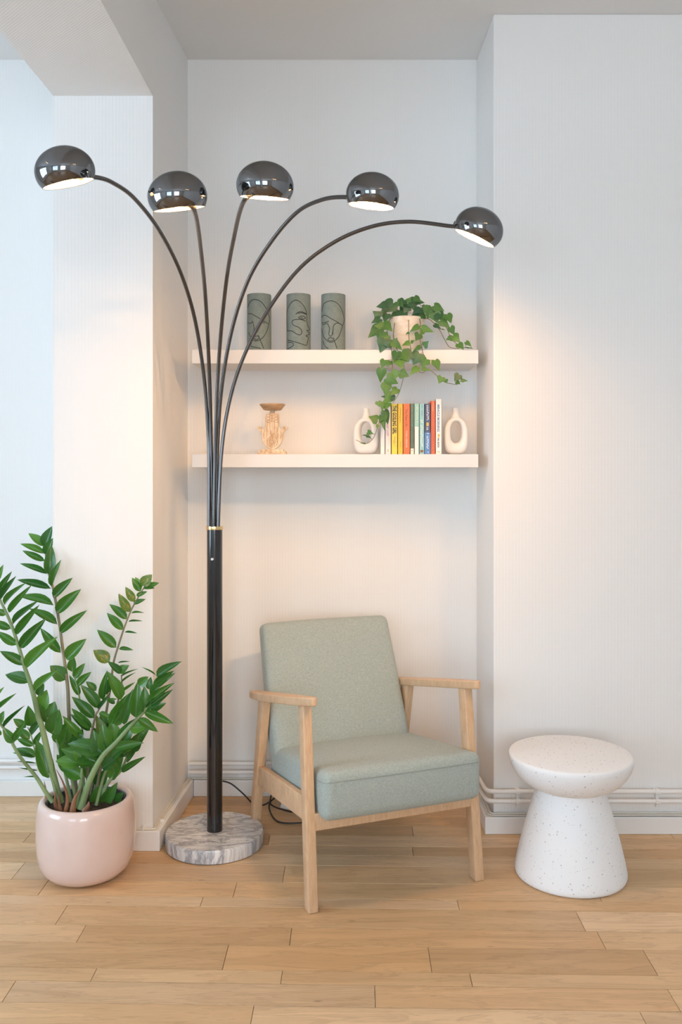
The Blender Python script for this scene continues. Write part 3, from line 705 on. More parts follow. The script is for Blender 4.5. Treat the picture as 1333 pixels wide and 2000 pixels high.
def zstem(pts, r0, r1, mt, leaves, nrm=Vector((0.15, -0.9, 0.45)), blot=(), spread=0.03):
    """pts: (px, py, depth); leaves: (base px, base py, tip px, tip py, width px)"""
    w3 = [P(*p) for p in pts]; sm = smoothpts(w3, 7)
    st_ = MB().tube([p - PO for p in sm], lambda t_: r0 + (r1 - r0) * t_ ** 0.7, 9).build('stem', mt, pl, smooth=True)
    if not leaves: return st_
    pys = [(CY + (EYE - p.z) / p.y * F, p.y) for p in sm]; pxs = [(CX + p.x / p.y * F) for p in sm]
    for q, (bx, by, tx, ty, wd) in enumerate(leaves):
        k = min(range(len(sm)), key=lambda i: (pys[i][0] - by) ** 2 + (pxs[i] - bx) ** 2)
        Yb = sm[k].y
        Lp = math.hypot(tx - bx, ty - by)
        Yt = Yb - random.uniform(0.2, 1.0) * spread * min(1.2, Lp / 45)
        nn = (nrm + Vector((random.uniform(-.25, .25), random.uniform(-.15, .15), random.uniform(-.2, .3)))).normalized()
        mt_ = 'zz_leaf_blotched' if q in blot else 'zz_leaf'
        bpt = P(bx, by, Yb)
        put_leaf(random.choice(ZZ[mt_]), st_, bpt, P(tx, ty, Yt), wd / F * Yb * 1.36, nn, PO)
    return st_
def LV(fn, rows_, ws): return [(*fn(a, b_), *fn(c_, d_), w_ / ws) for a, b_, c_, d_, w_ in rows_]
# tall stem leaning back past the pier's far edge
zstem([(150,1566,3.08),(142,1480,3.09),(135,1400,3.10),(132,1340,3.11),(125,1285,3.13),(114,1205,3.17),(104,1151,3.20),(94,1114,3.235),(89,1071,3.29),(94,1040,3.33)], 0.0085, 0.003, 'zz_stem_brown',
  LV(z6, [(305,235,200,137,50),(305,285,142,205,40),(308,335,150,262,38),(325,425,137,338,36),(350,525,115,460,45),(368,640,122,555,55),(393,770,205,650,52),(418,965,270,795,55),(450,1150,345,1052,85),
          (307,240,352,98,66),(318,300,358,180,58),(335,430,352,235,66),(355,515,400,330,42),(365,590,492,450,55),(385,695,540,530,68),(410,830,572,678,52),(455,1010,585,870,76)], 3.508), spread=0.02)
# left stem
zstem([(118,1568,3.02),(112,1545,3.015),(96,1480,3.0),(82,1420,2.99),(75,1400,2.99),(66,1359,2.98),(57,1328,2.98),(47,1299,2.97),(37,1265,2.97),(24,1225,2.96),(11,1194,2.95),(0,1171,2.95),(-8,1140,2.94),(-8,1110,2.94)], 0.013, 0.003, 'zz_stem',
  LV(z6, [(205,1165,35,1110,75),(165,1050,0,950,56),(120,910,-30,820,50),(75,800,-60,745,46),(40,705,-40,670,40),(235,1230,385,1080,50),(175,1070,345,860,68),(135,935,300,735,62),(108,840,262,640,46),(88,770,240,605,40),(60,690,185,515,38),(32,640,133,485,38),(5,600,103,440,38),(-10,560,70,410,36),(-20,480,15,365,36)], 3.508))
# low stem bending out of frame
zstem([(103,1566,2.99),(88,1545,2.985),(71,1518,2.98),(37,1475,2.96),(14,1432,2.95),(0,1412,2.94),(-12,1385,2.93),(-22,1350,2.93)], 0.0085, 0.003, 'zz_stem',
  LV(z7, [(25,600,160,450,24),(90,690,165,570,40),(100,700,20,610,56),(0,570,20,490,44),(-30,490,90,370,28),(-50,430,15,325,28),(10,650,-60,600,40)], 3.508))
# thin stem on the right with small leaves
zstem([(175,1566,3.12),(190,1490,3.13),(206,1400,3.14),(216,1340,3.14),(222,1294,3.14),(231,1262,3.14),(242,1228,3.14),(254,1197,3.14),(264,1177,3.135),(274,1160,3.13),(286,1140,3.13)], 0.006, 0.002, 'zz_stem_brown',
  LV(z6, [(797,930,668,805,58),(845,808,733,690,50),(870,735,757,627,48),(890,685,812,560,52),(920,615,862,515,46),(965,545,905,450,42),(970,522,930,445,34),(978,505,1035,430,66),(985,520,1090,485,36),(980,522,1060,520,22),(935,575,1005,545,26),(915,630,990,595,28),(900,695,985,683,13),(880,752,970,740,12),(855,825,940,828,14),(815,938,910,940,24),(808,1035,888,1020,9),(752,1028,640,945,72)], 3.508), blot=(3, 4, 7, 17), spread=0.015)
# small bluish sprig
zstem([(165,1566,3.14),(160,1420,3.15),(155,1361,3.15),(148,1330,3.15),(142,1310,3.15),(141,1289,3.15)], 0.0045, 0.0018, 'zz_stem',
  LV(z6, [(495,1095,500,985,54),(508,1140,575,1040,46),(530,1190,623,1095,44),(545,1260,480,1120,40),(660,1225,590,1160,40)], 3.508), spread=0.01)
# middle sprigs
zstem([(170,1566,3.08),(172,1500,3.07),(178,1440,3.06),(186,1400,3.05),(192,1388,3.05),(205,1365,3.05),(214,1352,3.05)], 0.006, 0.002, 'zz_stem_brown',
  LV(zB, [(480,785,310,550,95),(430,885,225,670,92),(405,980,205,790,72),(390,1010,208,850,60),(320,1085,125,880,70),(470,800,585,650,36),(480,830,610,890,50),(545,1180,478,875,112),(560,720,660,690,30)], 5.127), blot=(7,))
zstem([(185,1566,3.09),(200,1480,3.09),(215,1420,3.09),(232,1365,3.09),(238,1340,3.09),(237,1318,3.09)], 0.006, 0.002, 'zz_stem_brown',
  LV(zB, [(515,700,540,440,66),(565,655,580,480,55),(700,700,580,420,104),(700,440,570,315,62),(680,425,765,355,74),(705,470,840,385,14),(705,530,835,420,14),(715,610,830,530,24),(640,740,560,700,40)], 5.127))
# thick front stem leaning right
zstem([(158,1578,2.98),(165,1555,2.975),(178,1518,2.97),(200,1478,2.96),(227,1450,2.95),(254,1419,2.94),(281,1390,2.935),(296,1368,2.935),(306,1340,2.94),(311,1320,2.94)], 0.0145, 0.0025, 'zz_stem',
  LV(zB, [(730,950,800,610,92),(655,965,720,720,88),(590,960,765,640,84),(845,880,868,530,112),(940,830,940,590,104),(945,800,1190,610,66),(965,740,1195,530,66),(990,660,1230,430,66),(1025,570,1222,410,66),(1055,470,1280,310,76),(1000,820,1130,730,72),(925,815,1225,940,78),(870,890,1065,1010,74),(790,985,965,965,120),(640,1190,890,1120,80),(880,560,970,470,84),(985,600,990,480,60),(1050,458,910,365,12)], 5.127), spread=0.02)
# left-hand clusters
zstem([(140,1570,3.05),(125,1500,3.05),(112,1450,3.05),(100,1420,3.05),(90,1395,3.05),(82,1365,3.05),(80,1340,3.05)], 0.006, 0.002, 'zz_stem',
  LV(z7, [(278,480,312,350,86),(315,570,372,430,104),(365,650,402,480,104),(400,720,432,580,92),(260,380,300,300,46),(430,720,460,590,80),(300,560,270,440,50)], 3.508))
zstem([(128,1572,3.10),(105,1515,3.11),(90,1480,3.11),(72,1475,3.11),(62,1440,3.11),(54,1420,3.11)], 0.004, 0.002, 'zz_stem',
  LV(z7, [(215,590,195,460,66),(180,600,90,540,46),(205,680,110,600,48),(230,725,115,675,38),(245,800,110,735,52),(240,805,85,770,20),(250,845,110,830,9),(260,895,130,875,9),(270,945,165,930,9),(215,650,285,530,44),(240,720,285,620,34)], 3.508))
zstem([(116,1570,3.00),(104,1530,3.0),(96,1510,3.0)], 0.006, 0.003, 'zz_stem', LV(z7, [(332,948,262,690,92)], 3.508), spread=0.0)
# short front leaves and low growth
zstem([(150,1576,2.99),(158,1530,2.985),(160,1500,2.98)], 0.011, 0.004, 'zz_stem',
  LV(z7, [(705,775,460,695,98),(655,835,415,742,86),(550,845,380,820,82),(570,940,420,870,80),(600,860,500,760,70)], 3.508), spread=0.02)
zstem([(195,1574,3.06),(210,1530,3.06),(236,1505,3.06),(258,1455,3.06),(275,1432,3.06)], 0.009, 0.002, 'zz_stem',
  LV(z7, [(835,905,990,800,38),(870,840,935,745,36),(700,1130,790,1005,70),(790,1110,842,1045,52),(655,1140,690,990,78),(860,800,800,640,90),(820,830,740,700,90),(905,760,960,650,70),(790,900,700,790,80),(760,960,820,800,80),(880,790,1000,600,70)], 3.508))
zstem([(180,1572,3.11),(190,1520,3.12),(200,1470,3.12),(206,1430,3.12)], 0.007, 0.003, 'zz_stem',
  LV(z7, [(690,900,600,700,80),(690,840,780,690,80),(700,760,640,600,80),(710,720,760,560,80),(660,1000,740,880,70),(660,960,560,860,70),(640,820,540,700,80),(600,760,520,650,70),(560,700,440,560,70),(720,660,700,500,70)], 3.508))
zstem([(188,1572,3.00),(205,1510,2.99),(228,1465,2.985),(245,1430,2.98)], 0.006, 0.003, 'zz_stem',
  LV(z7, [(690,800,640,640,84),(740,760,700,600,90),(790,720,770,560,88),(840,700,900,560,84),(760,800,860,690,80),(700,880,800,800,70),(640,860,560,760,76),(830,760,960,690,70)], 3.508))
zstem([(150,1572,3.05),(140,1520,3.05),(135,1470,3.05),(140,1430,3.05)], 0.006, 0.003, 'zz_stem',
  LV(z7, [(480,900,400,790,76),(480,840,420,700,76),(490,780,430,640,80),(500,760,560,620,80),(500,820,590,720,80),(490,880,560,800,70)], 3.508))
# dry sheaths at the stem feet
for pts, r in (([(112,1580,2.985),(108,1565,2.98),(109,1545,2.975)], 0.011), ([(118,1583,2.97),(116,1570,2.965),(115,1550,2.96)], 0.008), ([(128,1585,2.97),(132,1560,2.965),(124,1530,2.96),(110,1503,2.955)], 0.008),
               ([(142,1585,2.965),(146,1560,2.96),(160,1538,2.955)], 0.011), ([(166,1584,2.955),(172,1574,2.95),(174,1565,2.95)], 0.012), ([(90,1560,3.02),(89,1540,3.02),(86,1525,3.02)], 0.005)):
    MB().tube([p - PO for p in smoothpts([P(*p) for p in pts], 5)], lambda t_, r=r: r * (1 - 0.93 * t_), 8).build('sheath', 'sheath', pl, smooth=True)

# ------------------------------------------------------------------ things on the upper shelf
def zV(x, y): return ((x / 3.703) + 360, (y / 3.703) + 540)
VR, VH, VY = 0.0485, 0.232, 3.60
faces = {
 506.5: ([[(462,215),(480,178),(515,165),(560,185),(600,240),(617,300),(605,370),(582,425),(545,460),(520,465)], [(465,265),(490,268),(550,305),(607,338)], [(463,328),(485,335),(497,320)], [(498,325),(507,372),(503,405),(520,412)],
          [(535,400),(538,355),(555,333),(585,335)], [(468,400),(490,445),(520,468)], [(505,440),(525,430),(545,440),(525,458),(505,440)], [(538,425),(558,475),(576,520)], [(468,462),(485,500),(520,512),(555,520)]], 455, 632),
 583.5: ([[(749,390),(746,260),(770,195),(810,170),(850,195),(878,240),(885,285),(884,310),(890,350),(904,376),(884,386),(897,398),(903,408),(878,426),(894,437),(889,470),(880,495),(840,485),(790,468),(752,455)],
          [(876,322),(850,312),(800,312),(782,325),(792,350),(835,372),(850,400),(838,422),(812,415),(780,392),(750,388)], [(826,298),(850,284),(876,294),(852,308),(826,298)], [(845,292),(855,300)], [(808,272),(838,254),(882,266)], [(822,266),(850,262),(880,272)], [(752,470),(785,478),(792,495),(770,512),(748,520)]], 742, 912),
 651.5: ([[(999,245),(1010,195),(1060,176),(1110,195),(1145,250),(1156,310),(1145,352),(1122,425),(1092,462),(1060,476),(1028,455),(1006,420),(998,370)], [(997,287),(1018,275),(1070,308),(1146,352)], [(999,330),(1025,328),(1048,322)], [(1002,342),(1022,340),(1032,332)],
          [(1036,336),(1052,372),(1048,420),(1068,428),(1076,385)], [(1076,420),(1078,370),(1090,345),(1115,336),(1138,348)], [(1040,455),(1056,440),(1068,446),(1086,450),(1062,468),(1040,455)], [(1006,462),(1020,500),(1044,521)], [(1084,460),(1096,490),(1106,522)]], 992, 1167)}
labs = ['leftmost grey-green cylinder vase with line-drawn face, behind the lamp arms', 'middle grey-green cylinder vase with a line-drawn face in profile', 'grey-green cylinder vase with line-drawn frontal face, nearest the ivy']
for q, (cx, (lines, xa, xb)) in enumerate(faces.items()):
    c = P(cx, 683, VY); c.z = S1T
    v = tag(empty('vase', c), labs[q], 'vase', 'line-art vases')
    MB().lathe([(0.0, 0.0), (VR - 0.002, 0.0), (VR, 0.002), (VR, VH - 0.002), (VR - 0.001, VH), (VR - 0.006, VH), (VR - 0.007, VH - 0.002), (VR - 0.007, 0.01), (0.0, 0.01)], 56).build('vase_body', 'grey_green', v, smooth=True)
    art = MB(); mid = (xa + xb) / 2; hw = (xb - xa) / 2
    viewa = math.atan2(c.x, c.y)                     # side of the vase that was turned to the room
    for ln in lines:
        pts = []
        for x, y in ln:
            s = max(-0.985, min(0.985, (x - mid) / hw)); a = math.asin(s) - viewa
            py = 540 + y / 3.703; z = EYE - (py - CY) / F * (VY - VR) - S1T
            pts.append((s and math.sin(a), math.cos(a), max(0.004, min(VH - 0.01, z))))
        pts = smoothpts([Vector((math.atan2(p[0], p[1]), p[2], 0)) for p in pts], 5)
        art.tube([((VR + 0.0001) * math.sin(p.x), -(VR + 0.0001) * math.cos(p.x), p.y) for p in pts], 0.0014, 6)
    art.build('line_drawing', 'line_black', v, smooth=True)

# ivy
IO = P(795, 683, 3.61); IO.z = S1T
iv = tag(empty('potted_ivy', IO), 'trailing green ivy in a cream stone pot hanging over the upper shelf', 'potted plant')
MB().lathe([(0.0, 0.0), (0.054, 0.0), (0.060, 0.004), (0.066, 0.05), (0.069, 0.095), (0.070, 0.125), (0.0705, 0.138), (0.067, 0.141), (0.063, 0.139), (0.062, 0.12), (0.0, 0.118)], 56).build('pot', 'cream_pot', iv, smooth=True, angle=60)
MB().lathe([(0.0, 0.128), (0.0615, 0.124), (0.0615, 0.119), (0.0, 0.119)], 32).build('soil', 'soil', iv, smooth=True)
def i1(x, y): return (700 + x / 5.796, 570 + y / 5.796)
def i2(x, y): return (690 + x / 5.554, 670 + y / 5.554)
random.seed(5)
def vine(pts, leaves, fn_l, dark=0.3):
    w3 = [P(*p) for p in pts]; sm = smoothpts(w3, 6)
    v = MB().tube([p - IO for p in sm], lambda t_: 0.0017 - 0.0006 * t_, 6).build('vine', 'vine', iv, smooth=True)
    scr = [(CX + p.x / p.y * F, CY + (EYE - p.z) / p.y * F) for p in sm]
    for fn, rows_ in leaves:
        sc = 5.796 if fn is i1 else 5.554
        for a, b_, c_, d_, w_ in rows_:
            bx, by = fn(a, b_); tx, ty = fn(c_, d_)
            k = min(range(len(sm)), key=lambda i: (scr[i][0] - bx) ** 2 + (scr[i][1] - by) ** 2)
            Yb = sm[k].y - 0.004
            if by > 676: Yb = min(Yb, SF - 0.012)
            Yt = Yb - random.uniform(-0.004, 0.022)
            nn = Vector((random.uniform(-.35, .35), -1, random.uniform(-0.1, .6))).normalized()
            mt = 'ivy_leaf_dark' if random.random() < dark else 'ivy_leaf'
            bp = P(bx, by, Yb)
            lf = put_leaf(random.choice(IVY[mt]), v, bp, P(tx, ty, Yt), w_ / sc / F * Yb * 1.30, nn, IO)
            if (Vector((bx, by)) - Vector(scr[k])).length > 3:      # leaf stalk
                MB().tube([sm[k] - IO, bp - IO], 0.0009, 5).build('leaf_stalk', 'vine', v, smooth=True)
    return v
T = lambda fn, x, y, Y: (*fn(x, y), Y)
vine([T(i1,470,300,3.60), T(i1,370,300,3.56), T(i1,330,430,3.52), T(i1,355,560,3.49), T(i1,380,680,3.482), T(i2,425,200,3.48), T(i2,430,300,3.48), T(i2,425,390,3.485), T(i2,400,470,3.49), T(i2,340,640,3.50), T(i2,315,750,3.50), T(i2,270,900,3.50), T(i2,220,1030,3.50), T(i2,140,1090,3.50), T(i2,30,1050,3.50)],
  [(i1, [(250,400,110,520,118),(290,360,390,440,112),(290,390,180,385,84),(335,490,215,580,100),(300,540,250,690,130),(340,560,375,650,90),(260,470,215,560,80)]),
   (i2, [(345,185,305,270,80),(400,195,370,250,54),(310,280,292,430,90),(365,375,490,440,112),(475,300,440,400,84),(362,440,355,580,96),(480,495,410,560,76),(440,590,300,580,66),(430,560,325,660,92),(270,635,290,695,56),(335,650,315,730,62),(385,650,350,720,64),(345,735,392,880,80),(265,835,172,790,90),(318,790,342,950,66),(345,780,285,850,64),(272,890,250,920,30),(160,965,222,985,46),(150,1005,195,1025,30),(148,1000,88,1000,14),(130,1090,75,1085,14)])], None, 0.2)
vine([T(i1,420,320,3.58), T(i1,400,500,3.50), T(i1,440,640,3.485), T(i2,470,60,3.48), T(i2,530,170,3.475), T(i2,555,290,3.475), T(i2,540,400,3.48), T(i2,500,540,3.485), T(i2,435,650,3.49)],
  [(i1, [(400,600,440,515,84),(395,560,508,640,100)]), (i2, [(480,95,440,200,92),(500,175,528,278,112),(515,325,612,362,90)])], None, 0.2)
vine([T(i1,560,290,3.58), T(i1,572,340,3.53), T(i1,575,520,3.51), T(i1,600,660,3.488), T(i2,630,110,3.48)],
  [(i1, [(580,570,495,600,56),(600,570,632,550,32),(575,460,538,485,26),(570,280,560,360,90)]), (i2, [(525,95,610,205,118),(560,105,672,165,104)])], None, 0.15)
vine([T(i1,690,290,3.57), T(i1,705,360,3.525), T(i1,700,520,3.505), T(i1,730,670,3.485), T(i2,760,110,3.475), T(i2,800,180,3.47), T(i2,870,185,3.465), T(i2,900,190,3.465)],
  [(i1, [(682,385,580,450,62),(720,410,862,455,72),(740,448,702,490,42),(692,478,650,556,86),(745,615,795,555,76),(700,620,625,665,42)]), (i2, [(725,115,650,230,130),(800,175,735,262,92),(700,262,618,335,70),(890,190,938,305,80)])], None, 0.15)
vine([T(i2,730,260,3.47), T(i2,720,310,3.465), T(i2,765,318,3.46), T(i2,800,280,3.46), T(i2,840,290,3.46), T(i2,930,375,3.455), T(i2,1010,430,3.455), T(i2,1130,450,3.455)],
  [(i2, [(755,280,848,292,46),(965,368,930,440,80),(1005,400,1022,435,40),(1152,345,1098,418,76),(1120,415,1168,448,42),(1175,405,1248,408,36)])], None, 0.1)
vine([T(i1,740,300,3.58), T(i1,820,320,3.55), T(i1,920,430,3.54), T(i1,980,540,3.54), T(i1,1040,628,3.55), T(i1,1150,640,3.55)],
  [(i1, [(865,370,942,420,50),(950,420,985,428,14),(820,170,790,312,132),(730,270,762,305,54)])], None, 0.4)
vine([T(i1,780,270,3.58), T(i1,900,290,3.55), T(i1,1000,410,3.535), T(i1,1050,520,3.535), T(i1,1120,590,3.54), T(i1,1200,630,3.545), T(i1,1290,632,3.55)],
  [(i1, [(860,235,902,355,112),(895,240,990,310,134),(860,155,975,205,84),(1005,255,1060,352,104),(935,325,1042,402,84),(1045,400,1092,492,72),(1062,515,992,542,62),(1075,495,1150,565,94),(1135,585,1200,642,84),(1222,565,1288,612,52),(1225,628,1305,636,14)])], None, 0.25)
vine([T(i1,540,310,3.61), T(i1,480,230,3.60), T(i1,400,180,3.59), T(i1,330,210,3.575), T(i1,270,270,3.56), T(i1,230,300,3.55)],
  [(i1, [(400,125,250,245,134),(330,150,205,165,90),(250,285,168,215,92),(250,305,148,352,74),(330,250,290,340,90),(440,110,515,170,84),(505,185,470,115,80),(430,250,360,290,60)])], None, 0.75)
vine([T(i1,560,310,3.61), T(i1,560,220,3.60), T(i1,610,150,3.59), T(i1,690,140,3.58), T(i1,760,200,3.57)],
  [(i1, [(480,205,560,292,134),(612,125,640,205,94),(595,105,758,122,92),(640,245,742,335,142),(705,195,615,242,94),(725,180,795,192,66),(520,140,600,160,50),(560,170,520,240,90),(450,220,400,290,80),(520,90,470,160,80),(640,60,720,110,70),(560,120,600,60,60),(680,200,720,270,90),(800,210,860,280,90),(700,250,780,290,90),(770,185,850,240,80)])], None, 0.8)

# ------------------------------------------------------------------ things on the lower shelf
# carved hand candle holder
ch = P(532.5, 886, 3.585); ch.z = S2T
hs = tag(empty('candle_holder', ch), 'carved whitewashed wooden hand-shaped candle holder on the lower shelf', 'candle holder')
k_ = 3.585 / F / 14.81                                    # zoomed pixel -> metres
def hx(x, y): return ((x - 632) * k_, (1648 - y) * k_)
m = MB(); bz = lambda y: (1648 - y) * k_
m.box((-420 * k_, -0.026, 0), (415 * k_, 0.026, bz(1605))); m.box((-405 * k_, -0.023, bz(1605)), (400 * k_, 0.023, bz(1560))); m.box((-330 * k_, -0.018, bz(1560)), (330 * k_, 0.018, bz(1500)))
m.build('base', 'whitewashed_wood', hs, bevel=0.0015)
half = [(0,1505),(-90,1490),(-190,1420),(-260,1320),(-300,1200),(-312,1080),(-322,1010),(-360,985),(-420,920),(-468,880),(-420,868),(-400,838),(-350,826),(-312,845),(-300,900),(-255,930),(-215,880),(-200,760),(-198,560),(-190,485),(-150,450),(-105,452),(-75,480),(-62,430),(0,420)]
hand = [hx(632 + x, y) for x, y in half] + [hx(632 - x, y) for x, y in half[::-1][1:-1]]
n = len(hand); th_ = 0.009
vs = [(x, -th_, z) for x, z in hand] + [(x, th_, z) for x, z in hand]
palm = MB().add(vs, [tuple(range(n)), tuple(range(2 * n - 1, n - 1, -1))] + [(i, n + i, n + (i + 1) % n, (i + 1) % n) for i in range(n)]).build('carved_hand', 'whitewashed_wood', hs, bevel=0.002)
cv = MB()
def carve(pts, r=0.0008): cv.tube(smoothpts([(hx(x, y)[0], -th_ - 0.0001, hx(x, y)[1]) for x, y in pts], 5), r, 6)
for s in (-1, 1):
    carve([(632 + s * 72, 480), (632 + s * 70, 700), (632 + s * 66, 900), (632 + s * 40, 1050), (632, 1100)]); carve([(632 + s * 180, 560), (632 + s * 178, 800), (632 + s * 150, 1000)])
    carve([(632 + s * 215, 940), (632 + s * 250, 1060), (632 + s * 235, 1200)]); carve([(632 + s * 300, 880), (632 + s * 380, 880), (632 + s * 330, 930)])
    for y in (500, 580, 660): carve([(632 + s * 85, y), (632 + s * 150, y + 10), (632 + s * 165, y + 50), (632 + s * 120, y + 66), (632 + s * 88, y + 50)])
for y in (520, 600, 680): carve([(575, y), (632, y + 14), (690, y)])
for rr in (45, 95, 150): carve([(632 + rr * math.cos(a * math.pi / 8), 1290 + rr * math.sin(a * math.pi / 8)) for a in range(17)])
for a in range(8): carve([(632 + q * math.cos(a * math.pi / 4), 1290 + q * math.sin(a * math.pi / 4)) for q in (50, 92)])
cv.build('carving', 'carve_dark', palm, smooth=True)
MB().lathe([(0.0, bz(430)), (0.0115, bz(430)), (0.0100, bz(400)), (0.0105, bz(372)), (0.0, bz(372))], 24).build('neck', 'whitewashed_wood', hs, smooth=True)
MB().lathe([(0.0, bz(374)), (0.032, bz(374)), (0.036, bz(360)), (0.044, bz(280)), (0.0495, bz(235)), (0.0515, bz(215)), (0.0505, bz(195)), (0.046, bz(190)), (0.040, bz(225)), (0.0, bz(240))], 48).build('dish', 'bowl_wood', hs, smooth=True, angle=60)

# ring-shaped ceramic vases
def ring_vase(c, W, H, hole, lean, label):
    v = tag(empty('ring_vase', c), label, 'vase', 'white ring vases')
    N, K = 64, 16; vs, fs = [], []
    (hw, hz0, hz1) = hole; hc = (hz0 + hz1) / 2; hh = (hz1 - hz0) / 2
    def outer(a):
        ca, sa = math.cos(a), math.sin(a)
        ex = 2 / 2.6 if sa < 0 else 2 / 2.0
        x = W / 2 * math.copysign(abs(ca) ** (2 / 3.2 if sa < 0 else 0.95), ca); top = H * 0.80
        z = hc + (top - hc) * sa if sa >= 0 else hc + hc * math.copysign(abs(sa) ** (2 / 4.4), sa)
        if sa < 0: x *= 1 - 0.03 * abs(sa)
        return x, z
    for i in range(N):
        a = 2 * math.pi * i / N; ca, sa = math.cos(a), math.sin(a)
        ix, iz = hw * math.copysign(abs(ca) ** 0.85, ca), hc + hh * math.copysign(abs(sa) ** 0.85, sa); ox, oz = outer(a)
        mx, mz = (ix + ox) / 2, (iz + oz) / 2; rx, rz = (ox - ix) / 2, (oz - iz) / 2; dep = 0.026
        for k in range(K):
            b_ = 2 * math.pi * k / K; cb, sb = math.cos(b_), math.sin(b_)
            q = math.copysign(abs(cb) ** 0.8, cb); vs.append((mx + rx * q, dep * math.copysign(abs(sb) ** 0.8, sb), max(0.0, mz + rz * q)))
    for i in range(N):
        for k in range(K):
            fs.append((i * K + k, i * K + (k + 1) % K, ((i + 1) % N) * K + (k + 1) % K, ((i + 1) % N) * K + k))
    MB().add(vs, fs).build('vase_body', 'matt_ceramic', v, smooth=True, angle=180)
    MB().lathe([(0.024, H * 0.745), (0.0185, H * 0.80), (0.0135, H * 0.86), (0.0115, H * 0.93), (0.0120, H * 0.985), (0.0115, H), (0.009, H), (0.008, H * 0.9), (0.0, H * 0.89)], 28).build('neck', 'matt_ceramic', v, smooth=True, angle=60)
    v.rotation_euler[2] = lean; return v
def on_lower(px, Y): p = P(px, 887, Y); p.z = S2T; return p
ring_vase(on_lower(890.5, 3.60), 0.098, 0.186, (0.0225, 0.046, 0.130), R(4), 'white ring-shaped ceramic vase at the right end of the books')
ring_vase(on_lower(716, 3.60), 0.104, 0.184, (0.0225, 0.046, 0.128), R(-14), 'white ring-shaped ceramic vase left of the books, behind trailing ivy')

# books
def text_mesh(s, size, mt, fat=0.0):
    cu = bpy.data.curves.new('lettering', 'FONT'); cu.body = s; cu.size = size; cu.align_x = 'LEFT'; cu.align_y = 'CENTER'; cu.extrude = 0.0002; cu.offset = fat; cu.resolution_u = 2
    o = bpy.data.objects.new('lettering', cu); C.objects.link(o); bpy.context.view_layer.update()
    me = bpy.data.meshes.new_from_object(o.evaluated_get(bpy.context.evaluated_depsgraph_get()))
    bpy.data.objects.remove(o); me.materials.clear(); me.materials.append(M[mt]); return me
BY = 3.545                                              # spine plane
mpp = BY / F
def book(x0, x1, top, col, label, texts=(), bands=(), marks=(), depth=0.13):
    a = (x0 - CX) * mpp; bx = (x1 - CX) * mpp; H = EYE - (top - CY) * mpp - S2T; W = bx - a - 0.0004
    o = tag(empty('book', ((a + bx) / 2, BY, S2T)), label, 'book', 'books on the lower shelf')
    cv_ = MB().box((-W/2, 0, 0), (W/2, 0.0022, H)).box((-W/2, 0, 0), (-W/2 + 0.0010, depth, H)).box((W/2 - 0.0010, 0, 0), (W/2, depth, H)).build('cover', col, o)
    MB().box((-W/2 + 0.0011, 0.0022, 0.001), (W/2 - 0.0011, depth - 0.002, H - 0.002)).build('pages', 'paper', o)
    for (za, zb, c, ins) in bands:
        MB().box((-W/2 + ins * W, -0.0003, za * H), (W/2 - ins * W, 0.001, zb * H)).build('spine_panel', c, o)
    for (s, c, z0, z1, wf, xo) in texts:                # text runs downwards, fitted to z0..z1 and width wf*W
        me = text_mesh(s, 0.01, c, 0.00035 if s.isupper() else 0.00015); xs = [v.co.x for v in me.vertices]; ys = [v.co.y for v in me.vertices]
        L, hgt = max(xs) - min(xs), max(ys) - min(ys); sx, sy = (z0 - z1) * H / L, wf * W / hgt
        mid = (max(ys) + min(ys)) / 2; x_min = min(xs)
        for v in me.vertices: v.co = Vector(((v.co.y - mid) * sy + xo * W, -0.0006 - v.co.z * 0.4, z0 * H - (v.co.x - x_min) * sx))
        me.update(); link('lettering', me, None, o)
    for (z0, z1, c, wf, xo, nn) in marks:               # lettering too small to read: rows of letter-like strokes
        rng = random.Random(int(z0 * 1000) + nn); mb = MB(); st_ = (z0 - z1) * H / nn
        for i in range(nn):
            if rng.random() < 0.12: continue
            zz = z0 * H - i * st_; hw_ = wf * W / 2; xo_ = xo * W
            mb.box((xo_ - hw_ * rng.uniform(.6, 1), -0.0006, zz - st_ * 0.28), (xo_ + hw_ * rng.uniform(.6, 1), 0.0002, zz - st_ * 0.02))
            mb.box((xo_ - hw_ * 0.8, -0.0006, zz - st_ * 0.72), (xo_ - hw_ * 0.3, 0.0002, zz - st_ * 0.25)) if rng.random() < 0.6 else mb.box((xo_ + hw_ * 0.2, -0.0006, zz - st_ * 0.72), (xo_ + hw_ * 0.8, 0.0002, zz - st_ * 0.25))
        mb.build('print', c, o)
book(743.3, 752.5, 790, 'bk_white', 'thin white book at the left end of the row, half behind ivy leaves')
book(752.8, 764.2, 789, 'bk_blush', 'pinkish white book between the thin white and yellow books', marks=[(0.62, 0.36, 'ink_red', 0.35, -0.1, 9), (0.58, 0.20, 'ink_peach', 0.22, 0.12, 14)], bands=[(0.05, 0.10, 'ink_peach', 0.36)])
book(764.8, 777.0, 788.5, 'bk_yellow', 'bright yellow book with heavy black title lettering on its spine', texts=[('THE GOSLING GIRL', 'ink', 0.965, 0.40, 0.66, 0.02)], marks=[(0.35, 0.14, 'ink_brown', 0.18, 0.08, 12), (0.28, 0.20, 'ink_brown', 0.14, -0.14, 5)])
book(777.4, 787.6, 788.5, 'bk_mustard', 'mustard yellow book with small dark spine print, beside the orange book', marks=[(0.92, 0.62, 'ink_brown', 0.28, 0.0, 14), (0.25, 0.13, 'ink_brown', 0.16, 0.05, 8), (0.07, 0.04, 'ink_brown', 0.2, 0.05, 2)])
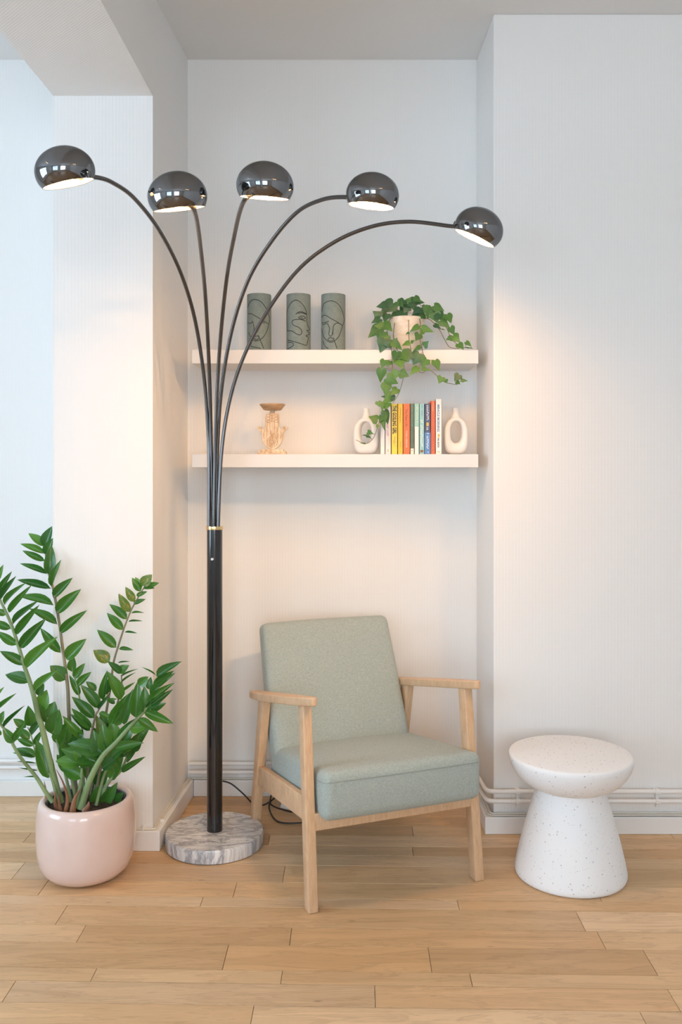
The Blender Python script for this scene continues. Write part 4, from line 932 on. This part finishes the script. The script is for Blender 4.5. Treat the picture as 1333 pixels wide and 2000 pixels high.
book(787.9, 801.3, 788.5, 'bk_orange', 'wide orange book with dark title and pale author name', texts=[('The New Life', 'ink_brown', 0.90, 0.55, 0.42, 0.0), ('TOM CREWE', 'ink_peach', 0.47, 0.13, 0.26, 0.0)])
book(801.8, 809.6, 788.5, 'bk_cream', 'narrow dark green book with a cream border and foot', bands=[(0.115, 1.0, 'bk_green', 0.09)], marks=[(0.97, 0.55, 'bk_mint', 0.16, 0.0, 18), (0.085, 0.055, 'ink', 0.35, 0.0, 2)])
book(810.0, 819.0, 788.5, 'bk_pale', 'book with mint green upper spine and white lower spine', bands=[(0.545, 1.0, 'bk_mint', 0.0)], marks=[(0.95, 0.62, 'bk_pale', 0.26, 0.1, 12)])
book(819.4, 829.6, 788.5, 'bk_teal', 'teal book with a column of white spine lettering', marks=[(0.97, 0.74, 'ink_blue', 0.30, 0.05, 12), (0.68, 0.14, 'ink_white', 0.46, 0.0, 15)], bands=[(0.035, 0.085, 'ink_brown', 0.2)])
book(830.0, 841.6, 788.5, 'bk_navy', 'dark navy book with blue lower half and white lettering', bands=[(0.0, 0.43, 'bk_blue', 0.0), (0.555, 0.63, 'ink_gold', 0.3)], marks=[(0.97, 0.66, 'ink_white', 0.42, 0.02, 9), (0.53, 0.47, 'ink_white', 0.4, 0.0, 2), (0.42, 0.10, 'ink_white', 0.40, 0.0, 11), (0.05, 0.02, 'ink_white', 0.3, 0.05, 1)])
book(842.0, 850.8, 783.0, 'bk_red', 'tall orange-red book next to the navy book', marks=[(0.97, 0.80, 'ink_peach', 0.30, 0.0, 6), (0.74, 0.12, 'ink_brown', 0.30, 0.0, 22), (0.085, 0.05, 'ink_brown', 0.42, 0.0, 1)])
book(851.2, 863.6, 779.5, 'bk_pale', 'tallest white book with blue spine lettering at the right end', texts=[('MIRACLE MORNING', 'ink_blue', 0.90, 0.41, 0.40, -0.05), ('HAL ELROD', 'ink', 0.30, 0.12, 0.26, -0.05)], bands=[(0.315, 0.365, 'ink_gold', 0.36), (0.03, 0.055, 'ink_peach', 0.3)])
